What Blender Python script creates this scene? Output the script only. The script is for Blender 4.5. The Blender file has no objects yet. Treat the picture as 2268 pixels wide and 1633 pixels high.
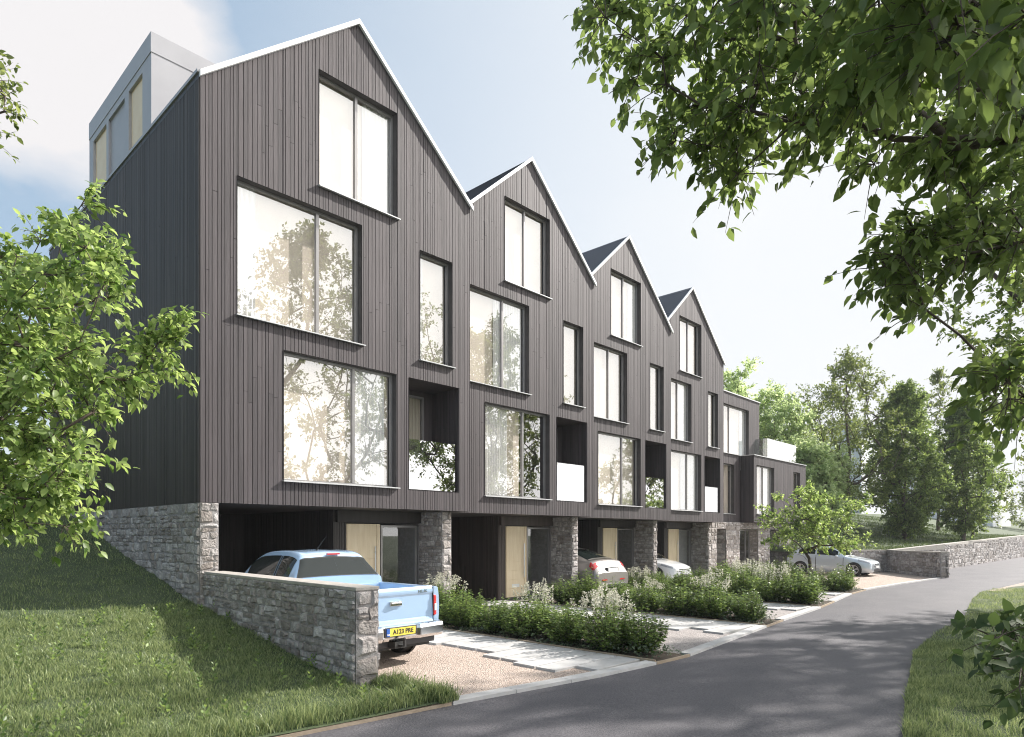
import bpy, math, random
import numpy as np
from mathutils import Vector, Matrix

R = math.radians
PI = math.pi
SC = bpy.context.scene
COL = SC.collection
rnd = random.Random(7)

# ------------------------------------------------------------------ camera
CAM = (-4.574, -11.759, 1.93)
TH = R(43.367)
cam_d = bpy.data.cameras.new('camera')
cam = bpy.data.objects.new('camera', cam_d)
COL.objects.link(cam)
cam.location = CAM
cam.rotation_euler = (R(90), 0, TH - R(90))
cam_d.sensor_width = 36
cam_d.lens = 1457.74 / 2268 * 36
cam_d.shift_y = (1183.99 - 816.5) / 2268
cam_d.clip_end = 3000
SC.camera = cam


def at(px, py, d):
    """a point of the place: direction as seen from the eye point, d metres ahead of it"""
    c, s = math.cos(TH), math.sin(TH)
    u = (px - 1134) / 1457.74
    v = -(py - 1183.99) / 1457.74
    return np.array([CAM[0] + d * (u * s + c), CAM[1] + d * (-u * c + s), CAM[2] + d * v])


# ------------------------------------------------------------------ light
SUN_EL, SUN_PHI = R(35), R(17)
to_sun = Vector((math.cos(SUN_EL) * math.cos(SUN_PHI), -math.cos(SUN_EL) * math.sin(SUN_PHI), math.sin(SUN_EL)))
sd = bpy.data.lights.new('sun', 'SUN')
sd.energy = 4.6
sd.angle = R(1.0)
sd.color = (1.0, 0.95, 0.89)
sun = bpy.data.objects.new('sun', sd)
COL.objects.link(sun)
sun.rotation_euler = to_sun.to_track_quat('Z', 'Y').to_euler()
sun.location = (40, -10, 30)

W = bpy.data.worlds.new('World')
SC.world = W
W.use_nodes = True
nt = W.node_tree
bg = nt.nodes['Background']
bg.inputs['Strength'].default_value = 0.1
sky = nt.nodes.new('ShaderNodeTexSky')
sky.sky_type = 'NISHITA'
sky.sun_disc = False
sky.sun_elevation = SUN_EL
sky.sun_rotation = math.atan2(to_sun.x, to_sun.y)
sky.air_density = 1.0
sky.dust_density = 1.6
sky.ozone_density = 1.0


def nd(nt, t, **kw):
    n = nt.nodes.new(t)
    for k, v in kw.items():
        setattr(n, k, v)
    return n


def mth(nt, op, a, b=None, clamp=False):
    n = nt.nodes.new('ShaderNodeMath')
    n.operation = op
    n.use_clamp = clamp
    for i, x in enumerate((a, b)):
        if x is None:
            continue
        if isinstance(x, (int, float)):
            n.inputs[i].default_value = x
        else:
            nt.links.new(x, n.inputs[i])
    return n.outputs[0]


def mixc(nt, fac, a, b, mode='MIX'):
    n = nt.nodes.new('ShaderNodeMix')
    n.data_type = 'RGBA'
    n.blend_type = mode
    for s, x in ((n.inputs[0], fac), (n.inputs[6], a), (n.inputs[7], b)):
        if isinstance(x, (int, float)):
            s.default_value = x
        elif isinstance(x, (tuple, list)):
            s.default_value = (*x[:3], 1)
        else:
            nt.links.new(x, s)
    return n.outputs[2]


tc = nd(nt, 'ShaderNodeTexCoord')
sep = nd(nt, 'ShaderNodeSeparateXYZ')
nt.links.new(tc.outputs['Generated'], sep.inputs[0])
mp = nd(nt, 'ShaderNodeMapping')
mp.inputs['Scale'].default_value = (1.0, 1.0, 2.0)
mp.inputs['Location'].default_value = (0.35, 0.1, 0.0)
nt.links.new(tc.outputs['Generated'], mp.inputs[0])
nz = nd(nt, 'ShaderNodeTexNoise')
nz.inputs['Scale'].default_value = 2.6
nz.inputs['Detail'].default_value = 6
nz.inputs['Roughness'].default_value = 0.52
nt.links.new(mp.outputs[0], nz.inputs[0])
# one bank of cumulus up to the left (a direction in the sky), thin veil towards the sun and the horizon
dvl = Vector((0.19, 0.834, 0.52)).normalized()
dot = nd(nt, 'ShaderNodeVectorMath', operation='DOT_PRODUCT')
nt.links.new(tc.outputs['Generated'], dot.inputs[0])
dot.inputs[1].default_value = dvl
bank = mth(nt, 'MULTIPLY', mth(nt, 'SUBTRACT', dot.outputs['Value'], 0.9885), 62)
cl = mth(nt, 'ADD', bank, mth(nt, 'MULTIPLY', mth(nt, 'SUBTRACT', nz.outputs[0], 0.5), 3.2))
cl = mth(nt, 'MULTIPLY', mth(nt, 'ADD', cl, 0.1), 1.7, clamp=True)
dots = nd(nt, 'ShaderNodeVectorMath', operation='DOT_PRODUCT')
nt.links.new(tc.outputs['Generated'], dots.inputs[0])
dots.inputs[1].default_value = Vector((to_sun.x, to_sun.y, 0.12)).normalized()
veil = mth(nt, 'MULTIPLY', mth(nt, 'SUBTRACT', dots.outputs['Value'], 0.16), 1.75, clamp=True)
hor = mth(nt, 'SUBTRACT', 1.0, mth(nt, 'MULTIPLY', sep.outputs[2], 3.2), clamp=True)
hor = mth(nt, 'MULTIPLY', hor, 0.55)
veil = mth(nt, 'MAXIMUM', veil, hor)
wisp = mth(nt, 'MULTIPLY', mth(nt, 'SUBTRACT', nz.outputs[0], 0.42), 0.9, clamp=True)
veil = mth(nt, 'ADD', mth(nt, 'MULTIPLY', veil, 0.92), mth(nt, 'MULTIPLY', wisp, 0.3), clamp=True)
blue = mixc(nt, 0.6, sky.outputs[0], (2.6, 3.4, 4.1))
c1 = mixc(nt, veil, blue, (5.0, 5.1, 5.2))
c2 = mixc(nt, cl, c1, (4.75, 4.65, 4.7))
# added unseen fill light: extra bright sky low in the south, behind the eye point
dot_fill = nd(nt, 'ShaderNodeVectorMath', operation='DOT_PRODUCT')
nt.links.new(tc.outputs['Generated'], dot_fill.inputs[0])
dot_fill.inputs[1].default_value = Vector((0.45, -0.85, 0.3)).normalized()
south = mth(nt, 'MULTIPLY', mth(nt, 'SUBTRACT', dot_fill.outputs['Value'], 0.45), 2.4, clamp=True)
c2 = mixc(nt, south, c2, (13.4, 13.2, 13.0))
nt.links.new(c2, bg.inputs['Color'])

vs = SC.view_settings
vs.view_transform = 'Standard'
vs.look = 'None'
vs.exposure = 0.95
vs.gamma = 1
SC.cycles.use_denoising = True
SC.cycles.denoising_prefilter = 'ACCURATE'
SC.cycles.filter_width = 1.05
SC.cycles.max_bounces = 8
SC.cycles.transparent_max_bounces = 12
SC.cycles.sample_clamp_indirect = 6


# ------------------------------------------------------------------ materials
def P(nt):
    return nt.nodes['Principled BSDF']


def new_mat(name):
    m = bpy.data.materials.new(name)
    m.use_nodes = True
    return m, m.node_tree, P(m.node_tree)


def noise(nt, scale, detail=4, stretch=(1, 1, 1), coord='Object', rough=0.55):
    tc = nd(nt, 'ShaderNodeTexCoord')
    mp = nd(nt, 'ShaderNodeMapping')
    mp.inputs['Scale'].default_value = stretch
    nt.links.new(tc.outputs[coord], mp.inputs[0])
    n = nd(nt, 'ShaderNodeTexNoise')
    n.inputs['Scale'].default_value = scale
    n.inputs['Detail'].default_value = detail
    n.inputs['Roughness'].default_value = rough
    nt.links.new(mp.outputs[0], n.inputs[0])
    return n.outputs[0]


def ramp(nt, fac, a, b, lo=0.3, hi=0.7):
    r = nd(nt, 'ShaderNodeValToRGB')
    r.color_ramp.elements[0].position = lo
    r.color_ramp.elements[1].position = hi
    r.color_ramp.elements[0].color = (*a, 1)
    r.color_ramp.elements[1].color = (*b, 1)
    nt.links.new(fac, r.inputs[0])
    return r.outputs[0]


def bump(nt, b, h, strength=0.3, dist=0.02):
    n = nd(nt, 'ShaderNodeBump')
    n.inputs['Strength'].default_value = strength
    n.inputs['Distance'].default_value = dist
    nt.links.new(h, n.inputs['Height'])
    nt.links.new(n.outputs[0], b.inputs['Normal'])


def mk(name, c1, c2=None, scale=4, rough=0.7, bmp=0, bscale=None, stretch=(1, 1, 1), island=None, metal=0, spec=0.5,
       lo=0.3, hi=0.7, bdist=0.01, coat=0):
    m, nt, b = new_mat(name)
    c2 = c2 or c1
    c = ramp(nt, noise(nt, scale, 6, stretch), c1, c2, lo, hi)
    if island:
        g = nd(nt, 'ShaderNodeNewGeometry')
        c = mixc(nt, 1.0, c, ramp(nt, g.outputs['Random Per Island'], island[0], island[1], 0, 1), 'MULTIPLY')
    nt.links.new(c, b.inputs['Base Color'])
    b.inputs['Roughness'].default_value = rough
    b.inputs['Metallic'].default_value = metal
    b.inputs['Specular IOR Level'].default_value = spec
    b.inputs['Coat Weight'].default_value = coat
    b.inputs['Coat Roughness'].default_value = 0.03
    if bmp:
        bump(nt, b, noise(nt, bscale or scale * 3, 6, stretch), bmp, bdist)
    return m


M = {}
M['clad'] = mk('charred_timber', (0.049, 0.0405, 0.043), (0.080, 0.067, 0.071), 9, 0.66, 0.6, 60, (1, 1, 0.06),
               ((0.78, 0.78, 0.79), (1.2, 1.18, 1.18)), bdist=0.004)
M['clad_back'] = mk('timber_backing', (0.02, 0.018, 0.018), None, 4, 0.9)
M['clad_shaded'] = mk('charred_timber_shaded', (0.034, 0.029, 0.0275), (0.056, 0.049, 0.047), 8, 0.6, 0.4, 50, (1, 1, 0.06),  # same timber as the front, shade of side and carport put into the colour
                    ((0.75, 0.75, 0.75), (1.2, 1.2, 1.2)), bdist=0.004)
M['clad_brown'] = mk('brown_timber', (0.045, 0.034, 0.03), (0.08, 0.062, 0.055), 8, 0.6, 0.4, 50, (1, 1, 0.06),
                     ((0.75, 0.75, 0.75), (1.2, 1.2, 1.2)), bdist=0.004)
M['reveal'] = mk('dark_reveal', (0.05, 0.045, 0.046), (0.075, 0.068, 0.068), 6, 0.6)
M['frame'] = mk('grey_frame', (0.26, 0.25, 0.25), (0.3, 0.29, 0.29), 3, 0.35, metal=0.5)
M['sill'] = mk('pale_metal_sill', (0.5, 0.5, 0.51), (0.58, 0.58, 0.58), 3, 0.35, metal=0.3)
M['verge'] = mk('white_metal', (0.78, 0.78, 0.78), (0.82, 0.82, 0.82), 3, 0.4)
M['zinc'] = mk('pale_zinc', (0.34, 0.335, 0.35), (0.38, 0.375, 0.39), 1.5, 0.4, metal=0.15)
M['slate'] = mk('slate_roof', (0.05, 0.055, 0.07), (0.085, 0.09, 0.11), 10, 0.55, 0.5, 20, (0.3, 4, 0.3), bdist=0.01)
M['stone'] = mk('rubble_stone', (0.25, 0.23, 0.22), (0.52, 0.49, 0.47), 9, 0.88, 1.0, 22, island=((0.62, 0.58, 0.545), (1.22, 1.22, 1.24)), bdist=0.035)
M['mortar'] = mk('mortar', (0.24, 0.225, 0.22), (0.34, 0.32, 0.315), 12, 0.9, 0.8, 50, bdist=0.015)
M['coping'] = mk('stone_coping', (0.34, 0.31, 0.28), (0.45, 0.42, 0.385), 9, 0.85, 0.5, 40)
M['door'] = mk('pale_oak', (0.70, 0.56, 0.37), (0.80, 0.67, 0.48), 14, 0.45, 0.15, 60, (1, 1, 0.12))
M['steel'] = mk('brushed_steel', (0.62, 0.62, 0.62), (0.7, 0.7, 0.7), 5, 0.28, metal=1)
M['white'] = mk('white_enamel', (0.75, 0.75, 0.74), None, 4, 0.4)
M['concrete'] = mk('pale_paving', (0.42, 0.41, 0.40), (0.52, 0.51, 0.50), 5, 0.8, 0.2, 60, island=((0.9, 0.9, 0.9), (1.05, 1.05, 1.05)))
M['edging'] = mk('timber_edging', (0.28, 0.215, 0.15), (0.40, 0.32, 0.235), 10, 0.8, 0.3, 50)
M['soil'] = mk('soil', (0.05, 0.035, 0.025), (0.1, 0.075, 0.055), 14, 0.95, 0.8, 60)
M['turf'] = mk('turf', (0.04, 0.06, 0.025), (0.08, 0.105, 0.045), 2.5, 0.9, 0.6, 40)
M['bark'] = mk('bark', (0.06, 0.045, 0.035), (0.13, 0.1, 0.08), 12, 0.9, 0.8, 30, (1, 1, 0.25))
M['blind'] = mk('beige_blind', (0.58, 0.50, 0.42), (0.64, 0.56, 0.47), 2, 0.8)
M['warm_lit_blind'] = mk('warm_lit_blind', (0.80, 0.60, 0.36), (0.86, 0.68, 0.44), 3, 0.8)  # warm light behind the dormer glass put into the blind colour
M['curtain'] = mk('white_curtain', (0.76, 0.74, 0.71), (0.82, 0.8, 0.78), 3, 0.9)
M['pale_block'] = mk('pale_render', (0.66, 0.67, 0.70), (0.72, 0.73, 0.76), 1, 0.8)
M['interior'] = mk('interior_wall', (0.3, 0.27, 0.24), None, 2, 0.9)
M['black'] = mk('black_rubber', (0.018, 0.018, 0.018), (0.03, 0.03, 0.03), 8, 0.7)
M['plastic'] = mk('dark_plastic', (0.05, 0.05, 0.055), None, 8, 0.45)
M['chrome'] = mk('chrome', (0.78, 0.78, 0.78), None, 4, 0.12, metal=1)
M['alloy'] = mk('alloy', (0.6, 0.6, 0.62), None, 4, 0.3, metal=0.9)
M['plate_yellow'] = mk('plate_yellow', (0.80, 0.66, 0.10), None, 3, 0.4)
M['plate_white'] = mk('plate_white', (0.8, 0.8, 0.8), None, 3, 0.4)
M['plate_blue'] = mk('plate_blue', (0.03, 0.12, 0.45), None, 3, 0.4)
M['red'] = mk('red_lens', (0.5, 0.02, 0.025), (0.62, 0.04, 0.04), 30, 0.12, coat=0.6)
M['clear'] = mk('clear_lens', (0.72, 0.72, 0.74), None, 30, 0.1, coat=0.8)
M['lamp'] = mk('headlamp', (0.22, 0.24, 0.27), (0.5, 0.52, 0.55), 40, 0.08, coat=1)
M['paint_blue'] = mk('blue_paint', (0.40, 0.56, 0.77), (0.41, 0.57, 0.78), 2, 0.25, metal=0.1, coat=1)
M['paint_silver'] = mk('silver_paint', (0.27, 0.25, 0.235), (0.29, 0.27, 0.255), 2, 0.3, metal=0.3, coat=0.5)
M['paint_white'] = mk('white_paint', (0.78, 0.79, 0.8), None, 2, 0.3, coat=1)
M['paint_pale'] = mk('pale_silver_paint', (0.62, 0.67, 0.72), None, 2, 0.28, metal=0.4, coat=1)


def asphalt():
    m, nt, b = new_mat('asphalt')
    c = ramp(nt, noise(nt, 48, 4, (1, 1, 1), 'Object', 0.75), (0.044, 0.043, 0.05), (0.16, 0.153, 0.165), 0.3, 0.75)
    c = mixc(nt, 1.0, c, ramp(nt, noise(nt, 0.6, 5, (1, 1.6, 1)), (0.82, 0.82, 0.84), (1.15, 1.12, 1.1), 0.3, 0.7), 'MULTIPLY')
    nt.links.new(c, b.inputs['Base Color'])
    b.inputs['Roughness'].default_value = 0.72
    bump(nt, b, noise(nt, 60, 4), 1.0, 0.012)
    return m


def gravel(name, a, c_, d):
    m, nt, b = new_mat(name)
    tc = nd(nt, 'ShaderNodeTexCoord')
    v = nd(nt, 'ShaderNodeTexVoronoi')
    v.inputs['Scale'].default_value = 55
    nt.links.new(tc.outputs['Object'], v.inputs['Vector'])
    sp = nd(nt, 'ShaderNodeSeparateColor')
    nt.links.new(v.outputs['Color'], sp.inputs[0])
    c = mixc(nt, sp.outputs[0], a, c_)
    c = mixc(nt, mth(nt, 'MULTIPLY', mth(nt, 'GREATER_THAN', sp.outputs[1], 0.82), 0.8), c, d)
    nt.links.new(c, b.inputs['Base Color'])
    b.inputs['Roughness'].default_value = 0.85
    inv = mth(nt, 'SUBTRACT', 1.0, v.outputs['Distance'])
    bump(nt, b, inv, 0.9, 0.02)
    return m


M['asphalt'] = asphalt()
M['gravel_gold'] = gravel('golden_gravel', (0.44, 0.34, 0.275), (0.58, 0.485, 0.42), (0.24, 0.18, 0.15))
M['gravel_grey'] = gravel('pinkish_gravel', (0.34, 0.30, 0.285), (0.48, 0.44, 0.42), (0.2, 0.175, 0.17))


def glass(name, fac=0.42, tint=(0.9, 0.92, 0.92), blend=0.35):
    m, nt, b = new_mat(name)
    nt.nodes.remove(b)
    out = nt.nodes['Material Output']
    t = nd(nt, 'ShaderNodeBsdfTransparent')
    t.inputs[0].default_value = (*tint, 1)
    g = nd(nt, 'ShaderNodeBsdfGlossy')
    g.inputs['Roughness'].default_value = 0.0
    g.inputs['Color'].default_value = (0.98, 0.98, 0.98, 1)
    lw = nd(nt, 'ShaderNodeLayerWeight')
    lw.inputs['Blend'].default_value = blend
    f = mth(nt, 'ADD', mth(nt, 'MULTIPLY', lw.outputs['Fresnel'], 1.0 - fac), fac, clamp=True)
    geo = nd(nt, 'ShaderNodeNewGeometry')
    f = mth(nt, 'MULTIPLY', f, mth(nt, 'SUBTRACT', 1.0, geo.outputs['Backfacing']))
    mx = nd(nt, 'ShaderNodeMixShader')
    nt.links.new(f, mx.inputs[0])
    nt.links.new(t.outputs[0], mx.inputs[1])
    nt.links.new(g.outputs[0], mx.inputs[2])
    nt.links.new(mx.outputs[0], out.inputs[0])
    return m


M['glass'] = glass('window_glass', 0.27, (0.97, 0.97, 0.97), 0.2)
M['glass_dormer'] = glass('dormer_glass', 0.06, (0.97, 0.97, 0.97), 0.08)
M['glass_rail'] = glass('balustrade_glass', 0.46, (0.75, 0.8, 0.78))
M['glass_car'] = mk('car_glass', (0.012, 0.017, 0.016), None, 2, 0.02, spec=0.4)
M['glass_low'] = glass('clear_glass', 0.13, (0.85, 0.87, 0.86), 0.3)


def leafmat(name, dark, lite, trans=0.45, rough=0.42, spread=1.0):
    m, nt, b = new_mat(name)
    g = nd(nt, 'ShaderNodeNewGeometry')
    c = ramp(nt, g.outputs['Random Per Island'], dark, lite, 0.05, 0.95)
    nt.links.new(c, b.inputs['Base Color'])
    b.inputs['Roughness'].default_value = rough
    b.inputs['Specular IOR Level'].default_value = 0.45
    t = nd(nt, 'ShaderNodeBsdfTranslucent')
    hs = nd(nt, 'ShaderNodeHueSaturation')
    hs.inputs['Hue'].default_value = 0.487
    hs.inputs['Saturation'].default_value = 1.05
    hs.inputs['Value'].default_value = 1.5
    nt.links.new(c, hs.inputs['Color'])
    nt.links.new(hs.outputs[0], t.inputs[0])
    mx = nd(nt, 'ShaderNodeMixShader')
    mx.inputs[0].default_value = trans
    nt.links.new(b.outputs[0], mx.inputs[1])
    nt.links.new(t.outputs[0], mx.inputs[2])
    nt.links.new(mx.outputs[0], nt.nodes['Material Output'].inputs[0])
    return m


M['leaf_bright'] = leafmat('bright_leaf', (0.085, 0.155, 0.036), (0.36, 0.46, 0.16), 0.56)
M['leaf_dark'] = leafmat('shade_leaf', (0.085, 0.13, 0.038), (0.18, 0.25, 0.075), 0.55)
M['leaf_mid'] = leafmat('mid_leaf', (0.07, 0.105, 0.03), (0.24, 0.29, 0.09), 0.5)
M['leaf_sap'] = leafmat('sapling_leaf', (0.03, 0.055, 0.018), (0.085, 0.13, 0.04), 0.35, 0.7)
M['leaf_up'] = leafmat('upright_tree_leaf', (0.06, 0.105, 0.03), (0.28, 0.37, 0.11), 0.5)
M['leaf_pale'] = leafmat('pale_leaf', (0.28, 0.37, 0.17), (0.54, 0.62, 0.35), 0.6)
M['leaf_shrub'] = leafmat('shrub_leaf', (0.07, 0.125, 0.036), (0.25, 0.34, 0.10), 0.4)
M['leaf_grey'] = leafmat('grey_green_leaf', (0.06, 0.09, 0.055), (0.13, 0.17, 0.10), 0.3)
M['petal'] = leafmat('cream_petal', (0.36, 0.36, 0.28), (0.58, 0.57, 0.48), 0.35)
M['blade_shaded'] = leafmat('shaded_hillside_blade', (0.04, 0.07, 0.022), (0.13, 0.17, 0.06), 0.3, 0.5)  # grass blade darkened: tree shade on the hillside put into its colour
M['blade'] = leafmat('grass_blade', (0.07, 0.12, 0.042), (0.35, 0.40, 0.185), 0.4, 0.45)


# ------------------------------------------------------------------ object helpers
WL = {}


def tag(o, label=None, cat=None, group=None, kind=None):
    if label:
        o['label'] = label
    if cat:
        o['category'] = cat
    if group:
        o['group'] = group
    if kind:
        o['kind'] = kind
    return o


def empty(name, loc, label, cat, group=None, rz=0):
    o = bpy.data.objects.new(name, None)
    COL.objects.link(o)
    o.location = loc
    o.rotation_euler = (0, 0, rz)
    o.empty_display_size = 0.3
    WL[o.name] = np.array(loc, float)
    return tag(o, label, cat, group)


class MB:
    def __init__(s):
        s.v, s.f, s.m = [], [], []

    def add(s, vs, fs, m=0):
        o = len(s.v)
        s.v += [tuple(map(float, v)) for v in vs]
        s.f += [tuple(i + o for i in f) for f in fs]
        s.m += [m] * len(fs)

    def quad(s, a, b, c, d, m=0):
        s.add([a, b, c, d], [(0, 1, 2, 3)], m)

    def box(s, a, b, m=0):
        (x0, y0, z0), (x1, y1, z1) = a, b
        s.add([(x0, y0, z0), (x1, y0, z0), (x1, y1, z0), (x0, y1, z0), (x0, y0, z1), (x1, y0, z1), (x1, y1, z1), (x0, y1, z1)],
              [(0, 3, 2, 1), (4, 5, 6, 7), (0, 1, 5, 4), (1, 2, 6, 5), (2, 3, 7, 6), (3, 0, 4, 7)], m)

    def prism(s, poly, ext, m=0):
        """poly: 3-d ring, ext: vector"""
        n = len(poly)
        q = [tuple(np.array(p) + np.array(ext)) for p in poly]
        s.add(list(poly) + q, [tuple(range(n))[::-1], tuple(range(n, 2 * n))] + [(i, (i + 1) % n, n + (i + 1) % n, n + i) for i in range(n)], m)

    def tube(s, pts, rad, n=6, m=0, cap=True):
        pts = [np.array(p, float) for p in pts]
        if isinstance(rad, (int, float)):
            rad = [rad] * len(pts)
        t0 = pts[1] - pts[0]
        ref = np.array([0, 0, 1.0]) if abs(t0[2]) < 0.9 * np.linalg.norm(t0) else np.array([1.0, 0, 0])
        vs, fs = [], []
        for i, p in enumerate(pts):
            t = pts[min(i + 1, len(pts) - 1)] - pts[max(i - 1, 0)]
            t = t / (np.linalg.norm(t) + 1e-9)
            a = np.cross(t, ref)
            a /= (np.linalg.norm(a) + 1e-9)
            b = np.cross(t, a)
            for k in range(n):
                w = 2 * PI * k / n
                vs.append(p + rad[i] * (math.cos(w) * a + math.sin(w) * b))
        for i in range(len(pts) - 1):
            for k in range(n):
                fs.append((i * n + k, i * n + (k + 1) % n, (i + 1) * n + (k + 1) % n, (i + 1) * n + k))
        if cap:
            fs.append(tuple(range(n))[::-1])
            fs.append(tuple((len(pts) - 1) * n + k for k in range(n)))
        s.add(vs, fs, m)

    def disc_ring(s, c, ax, r0, r1, n=24, m=0):
        pass

    def obj(s, name, mats, parent=None, smooth=False, bevel=0, local=False):
        off = np.zeros(3)
        if parent is not None and not local:
            off = WL[parent.name]
        me = bpy.data.meshes.new(name)
        v = np.array(s.v, float).reshape(-1, 3) - off
        me.from_pydata(v.tolist(), [], s.f)
        if not isinstance(mats, (list, tuple)):
            mats = [mats]
        for m in mats:
            me.materials.append(M[m])
        me.polygons.foreach_set('material_index', s.m)
        if smooth:
            me.polygons.foreach_set('use_smooth', [True] * len(s.f))
        me.update()
        o = bpy.data.objects.new(name, me)
        COL.objects.link(o)
        if parent is not None:
            o.parent = parent
            WL[o.name] = WL[parent.name]
        else:
            WL[o.name] = np.zeros(3)
        if bevel:
            b = o.modifiers.new('bevel', 'BEVEL')
            b.width = bevel
            b.segments = 2
            b.limit_method = 'ANGLE'
        return o


def np_mesh(name, verts, faces, mat, parent=None, smooth=False):
    """verts (n,3), faces (m,k) all the same size"""
    off = WL[parent.name] if parent is not None else np.zeros(3)
    me = bpy.data.meshes.new(name)
    nv, (nf, k) = len(verts), faces.shape
    me.vertices.add(nv)
    me.vertices.foreach_set('co', (verts - off).astype(np.float32).ravel())
    me.loops.add(nf * k)
    me.loops.foreach_set('vertex_index', faces.astype(np.int32).ravel())
    me.polygons.add(nf)
    me.polygons.foreach_set('loop_start', (np.arange(nf) * k).astype(np.int32))
    if smooth:
        me.polygons.foreach_set('use_smooth', np.ones(nf, bool))
    me.materials.append(M[mat])
    me.update(calc_edges=True)
    o = bpy.data.objects.new(name, me)
    COL.objects.link(o)
    if parent is not None:
        o.parent = parent
        WL[o.name] = WL[parent.name]
    else:
        WL[o.name] = np.zeros(3)
    return o


def unit(a):
    return a / (np.linalg.norm(a, axis=-1, keepdims=True) + 1e-9)


LEAF_V = np.array([(0, 0, 0), (-.27, .33, .07), (0, .33, 0), (.27, .33, .07), (-.2, .68, .03), (0, .68, -.02), (.2, .68, .03), (0, 1, -.12)])
LEAF_F = np.array([(0, 2, 1), (0, 3, 2), (1, 2, 5), (1, 5, 4), (2, 3, 6), (2, 6, 5), (4, 5, 7), (5, 6, 7)])
FAR_V = np.array([(0, 0, 0), (-.3, .5, .08), (0, 1, -.05), (.3, .5, .08)])
FAR_F = np.array([(0, 3, 2), (0, 2, 1)])


def leaves(pos, dirv, nrm, size, near):
    V, F = (LEAF_V, LEAF_F) if near else (FAR_V, FAR_F)
    d = unit(dirv)
    x = unit(np.cross(d, nrm))
    z = np.cross(x, d)
    k = len(V)
    v = pos[:, None, :] + size[:, None, None] * (V[None, :, 0:1] * x[:, None, :] + V[None, :, 1:2] * d[:, None, :] + V[None, :, 2:3] * z[:, None, :])
    f = F[None] + (np.arange(len(pos)) * k)[:, None, None]
    return v.reshape(-1, 3), f.reshape(-1, 3)


def cluster_leaves(rs, cen, rad, out, ntw, nlf, size, near, droop=0.25, upbias=0.15, twigs=None, spread=0.9, twr=0.005):
    """twigs spring from each cluster centre, leaves sit along them"""
    n = len(cen)
    dirs = unit(rs.normal(size=(n, ntw, 3)) * spread + out[:, None, :] * 0.9 + np.array([0, 0, upbias]))
    ln = rad[:, None] * rs.uniform(0.55, 1.15, (n, ntw))
    tip = cen[:, None, :] + dirs * ln[..., None]
    tip[..., 2] -= droop * ln * ln / (rad[:, None] + 1e-6) * 0.6
    t = rs.uniform(0.18, 1.03, (n, ntw, nlf))
    a = cen[:, None, None, :]
    p = a + (tip - cen[:, None, :])[:, :, None, :] * t[..., None]
    p[..., 2] += (droop * ln * 0.35)[..., None] * t * (1 - t)
    p = p + rs.normal(size=p.shape) * 0.02
    ld = unit((tip - cen[:, None, :]))[:, :, None, :] * 0.6 + rs.normal(size=p.shape) * 0.65
    ld[..., 2] -= droop * 1.1
    nr = rs.normal(size=p.shape) * 0.45 + np.array([0, 0, 1.0])
    sz = size * rs.uniform(0.6, 1.2, p.shape[:3])
    if twigs is not None:
        for i in range(n):
            for j in range(ntw):
                mid = (cen[i] + tip[i, j]) / 2
                mid[2] += droop * ln[i, j] * 0.1
                twigs.tube([cen[i], mid, tip[i, j]], [twr, twr * .7, twr * .3], 3, cap=False)
    return leaves(p.reshape(-1, 3), ld.reshape(-1, 3), nr.reshape(-1, 3), sz.ravel(), near)


def skeleton(rs, base, fork, att, step=0.45, wob=0.08, rtip=0.01, rpow=0.5, sag=0.1, trunk_n=6):
    base, fork = np.array(base, float), np.array(fork, float)
    nodes = [base + (fork - base) * i / trunk_n + (rs.normal(size=3) * wob * 0.5 if 0 < i < trunk_n else 0) for i in range(trunk_n + 1)]
    par = [-1] + list(range(trunk_n))
    lo = trunk_n - 1
    order = np.argsort(np.linalg.norm(att - fork, axis=1))
    tips = []
    for k in order:
        a = att[k]
        N = np.array(nodes[lo:])
        dv = a - N
        dist = np.linalg.norm(dv, axis=1)
        grow = np.array([np.linalg.norm(p - fork) for p in N])
        cost = dist + 0.35 * grow + np.where(dv[:, 2] < 0, 0.5 * -dv[:, 2], 0)
        j = int(np.argmin(cost)) + lo
        L = np.linalg.norm(a - nodes[j])
        m = max(1, int(L / step))
        p0 = nodes[j]
        prev = j
        side = rs.normal(size=3) * wob * L
        for i in range(1, m + 1):
            t = i / m
            p = p0 + (a - p0) * t
            p = p + side * math.sin(PI * t) + np.array([0, 0, sag * L * math.sin(PI * t)])
            nodes.append(p)
            par.append(prev)
            prev = len(nodes) - 1
        tips.append(prev)
    cnt = np.zeros(len(nodes))
    for t in tips:
        cnt[t] += 1
    for i in range(len(nodes) - 1, 0, -1):
        cnt[par[i]] += cnt[i]
    rad = rtip * np.maximum(cnt, 1) ** rpow
    kids = {}
    for i, p in enumerate(par):
        kids.setdefault(p, []).append(i)
    mb = MB()
    stack = [(0, None)]
    while stack:
        s, pr = stack.pop()
        chain, rr = ([], [])
        if pr is not None:
            chain.append(nodes[pr])
            rr.append(min(rad[pr], rad[s] * 1.25))
        cur = s
        while True:
            chain.append(nodes[cur])
            rr.append(rad[cur])
            ks = sorted(kids.get(cur, []), key=lambda q: -cnt[q])
            if not ks:
                break
            for q in ks[1:]:
                stack.append((q, cur))
            cur = ks[0]
        if s == 0:
            rr[0] *= 1.35
        if len(chain) > 1:
            mb.tube(chain, rr, 7 if rr[0] > 0.03 else 4, cap=False)
    outs = np.array([unit(nodes[t] - (nodes[par[t]] if par[t] >= 0 else base)) for t in tips])
    return mb, np.array([nodes[t] for t in tips]), outs


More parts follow.
